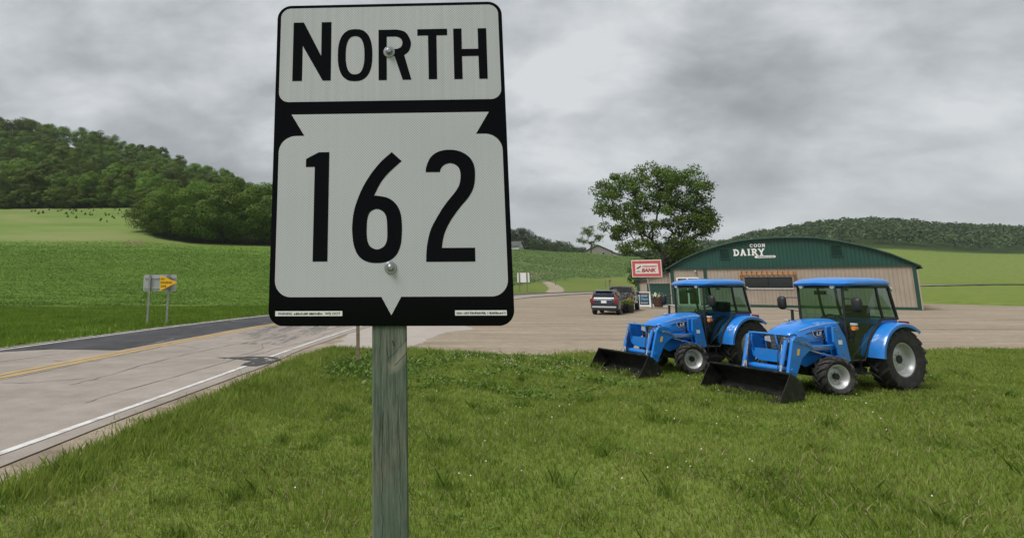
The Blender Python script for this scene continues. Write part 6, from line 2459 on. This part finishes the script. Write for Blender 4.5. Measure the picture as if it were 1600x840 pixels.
# clover blossoms
n = 6000
cx = rg.uniform(-1.5, 14, n)
cy = rg.uniform(6, 18.4, n)
dens = np.exp(-((cx - 3.0) / 1.2) ** 2 - ((cy - 17.2) / 0.9) ** 2) + 0.7 * np.exp(-((cx - 4.2) / 1.3) ** 2 - ((cy - 15.4) / 1.1) ** 2) + 0.03
ok = (rg.uniform(size=n) < dens * (0.4 + lumps(cx, cy, 2.5, 5))) & in_lawn(cx, cy)
cx, cy = cx[ok], cy[ok]
base = np.array([(1, 0, 0), (0, 1, 0), (-1, 0, 0), (0, -1, 0), (0, 0, 1), (0, 0, -1)], float)
octf = np.array([(0, 1, 4), (1, 2, 4), (2, 3, 4), (3, 0, 4), (1, 0, 5), (2, 1, 5), (3, 2, 5), (0, 3, 5)])
cv = np.stack([cx, cy, rg.uniform(0.06, 0.13, len(cx))], 1)[:, None, :] + base[None] * rg.uniform(0.008, 0.014, len(cx))[:, None, None]
cf_ = (octf[None] + np.arange(len(cx))[:, None, None] * 6).reshape(-1, 3)
o_ = link("clover_flowers", arrays_mesh("clover_flowers", cv.reshape(-1, 3), cf_), M["clover"])
tag(o_, "small white clover blossoms scattered through the lawn", "clover", kind="stuff")
# verge on the far side of the road
n = 90000
yy = 14 + (66 - 14) * rg.uniform(size=n) ** 0.9
xx = yy * rg.uniform(-0.85, 0.05, n)
of = road_offset(xx, yy)
fl_ = np.interp(600 + 900 * 1.012 * xx / yy, [-600, 0, 420, 800], [54, 55.6, 62, 112])
ok = (of < -4.9) & (yy < fl_ - 1.6 + rg.normal(0, 0.5, n))
xx, yy = xx[ok], yy[ok]
o_ = blades("verge_grass", xx, yy, T(xx, yy) - 0.01, rg.uniform(0.10, 0.24, len(xx)) * (0.6 + 0.8 * lumps(xx, yy, 0.5, 9)), 0.006 + 0.0006 * yy, M["verge_blade"], 11, 0.6)
tag(o_, "lush green verge grass between the far road edge and the crop", "grass", kind="stuff")


def crop(name, label, mat, n, dmin, dmax, pxa, pxb, foot, key, seed, power, size0, size1, skips):
    rr = np.random.default_rng(seed)
    yy = dmin + (dmax - dmin) * rr.uniform(size=n) ** power
    px = rr.uniform(pxa, pxb, n)
    xx = (px - 600) / 900 / 1.012 * yy
    of = road_offset(xx, yy)
    ok = (yy > np.interp(px, *foot)) & (of < -7)
    ok &= rr.uniform(size=n) < np.clip((dmax - yy) / (0.24 * (dmax - dmin)), 0, 1) ** 0.8
    for (d0, w_) in skips:
        ok &= np.abs(yy - d0 - 3 * np.sin(px / 70 + d0)) > w_ * (0.3 + 0.9 * lumps(xx, yy, 0.08, int(d0)))
    row = np.sin(2 * math.pi * (yy + 0.06 * xx) / 3.4 + 2.0 * lumps(xx, yy, 0.05, 88))
    ok &= rr.uniform(size=n) < 0.62 + 0.38 * row
    xx, yy, px = xx[ok], yy[ok], px[ok]
    t = (yy - dmin) / (dmax - dmin)
    s = size0 + (size1 - size0) * t
    edge_h = np.exp(-((yy - np.interp(px, *foot)) / 2.0) ** 2) * (0.3 + lumps(xx, yy, 0.7, 15))
    z = T(xx, yy) + rr.uniform(0.05, 0.42, len(xx)) * (1 + 0.9 * edge_h)
    o = link(name, leaf_mesh(name, np.stack([xx, yy, z], 1), s * rr.uniform(0.7, 1.3, len(xx)), 2.2, 0.6, seed), mat)
    tag(o, label, "crop", kind="stuff")


crop("field_crop", "dense dark green crop rows filling the field behind the grey sign back", M["crop"], 260000, 55, 172, -60, 560, ([-600, 0, 420, 800], [54, 55.6, 62, 112]), "crop", 61, 1.3, 0.20, 0.42, [(64, 0.5), (78, 0.5), (148, 1.6), (160, 1.2)])
crop("hillside_crop", "pale green crop covering the slope across the road on the other side of the sign", M["crop_pale"], 130000, 116, 272, 780, 1040, ([700, 803, 830, 880, 900, 930, 1000, 1040], [112, 118, 124, 140, 150, 150, 168, 175]), "pale", 62, 1.1, 0.34, 0.55, [(172, 1.8), (215, 1.6)])

# ------------------------------------------------------------------ humid summer air
hz_me = MB()
hz_me.box((300, 700, 128), (5200, 4200, 266))
haze = hz_me.build("haze", None)
hm = bpy.data.materials.new("haze_air")
hm.use_nodes = True
hm.node_tree.nodes.clear()
ho_ = hm.node_tree.nodes.new("ShaderNodeOutputMaterial")
hv_ = hm.node_tree.nodes.new("ShaderNodeVolumePrincipled")
hv_.inputs["Color"].default_value = (0.86, 0.90, 0.95, 1)
hv_.inputs["Density"].default_value = 0.0001
hv_.inputs["Anisotropy"].default_value = 0.2
hm.node_tree.links.new(hv_.outputs[0], ho_.inputs["Volume"])
haze.data.materials.append(hm)
tag(haze, "thin pale humid air over the whole valley", "haze", kind="stuff")
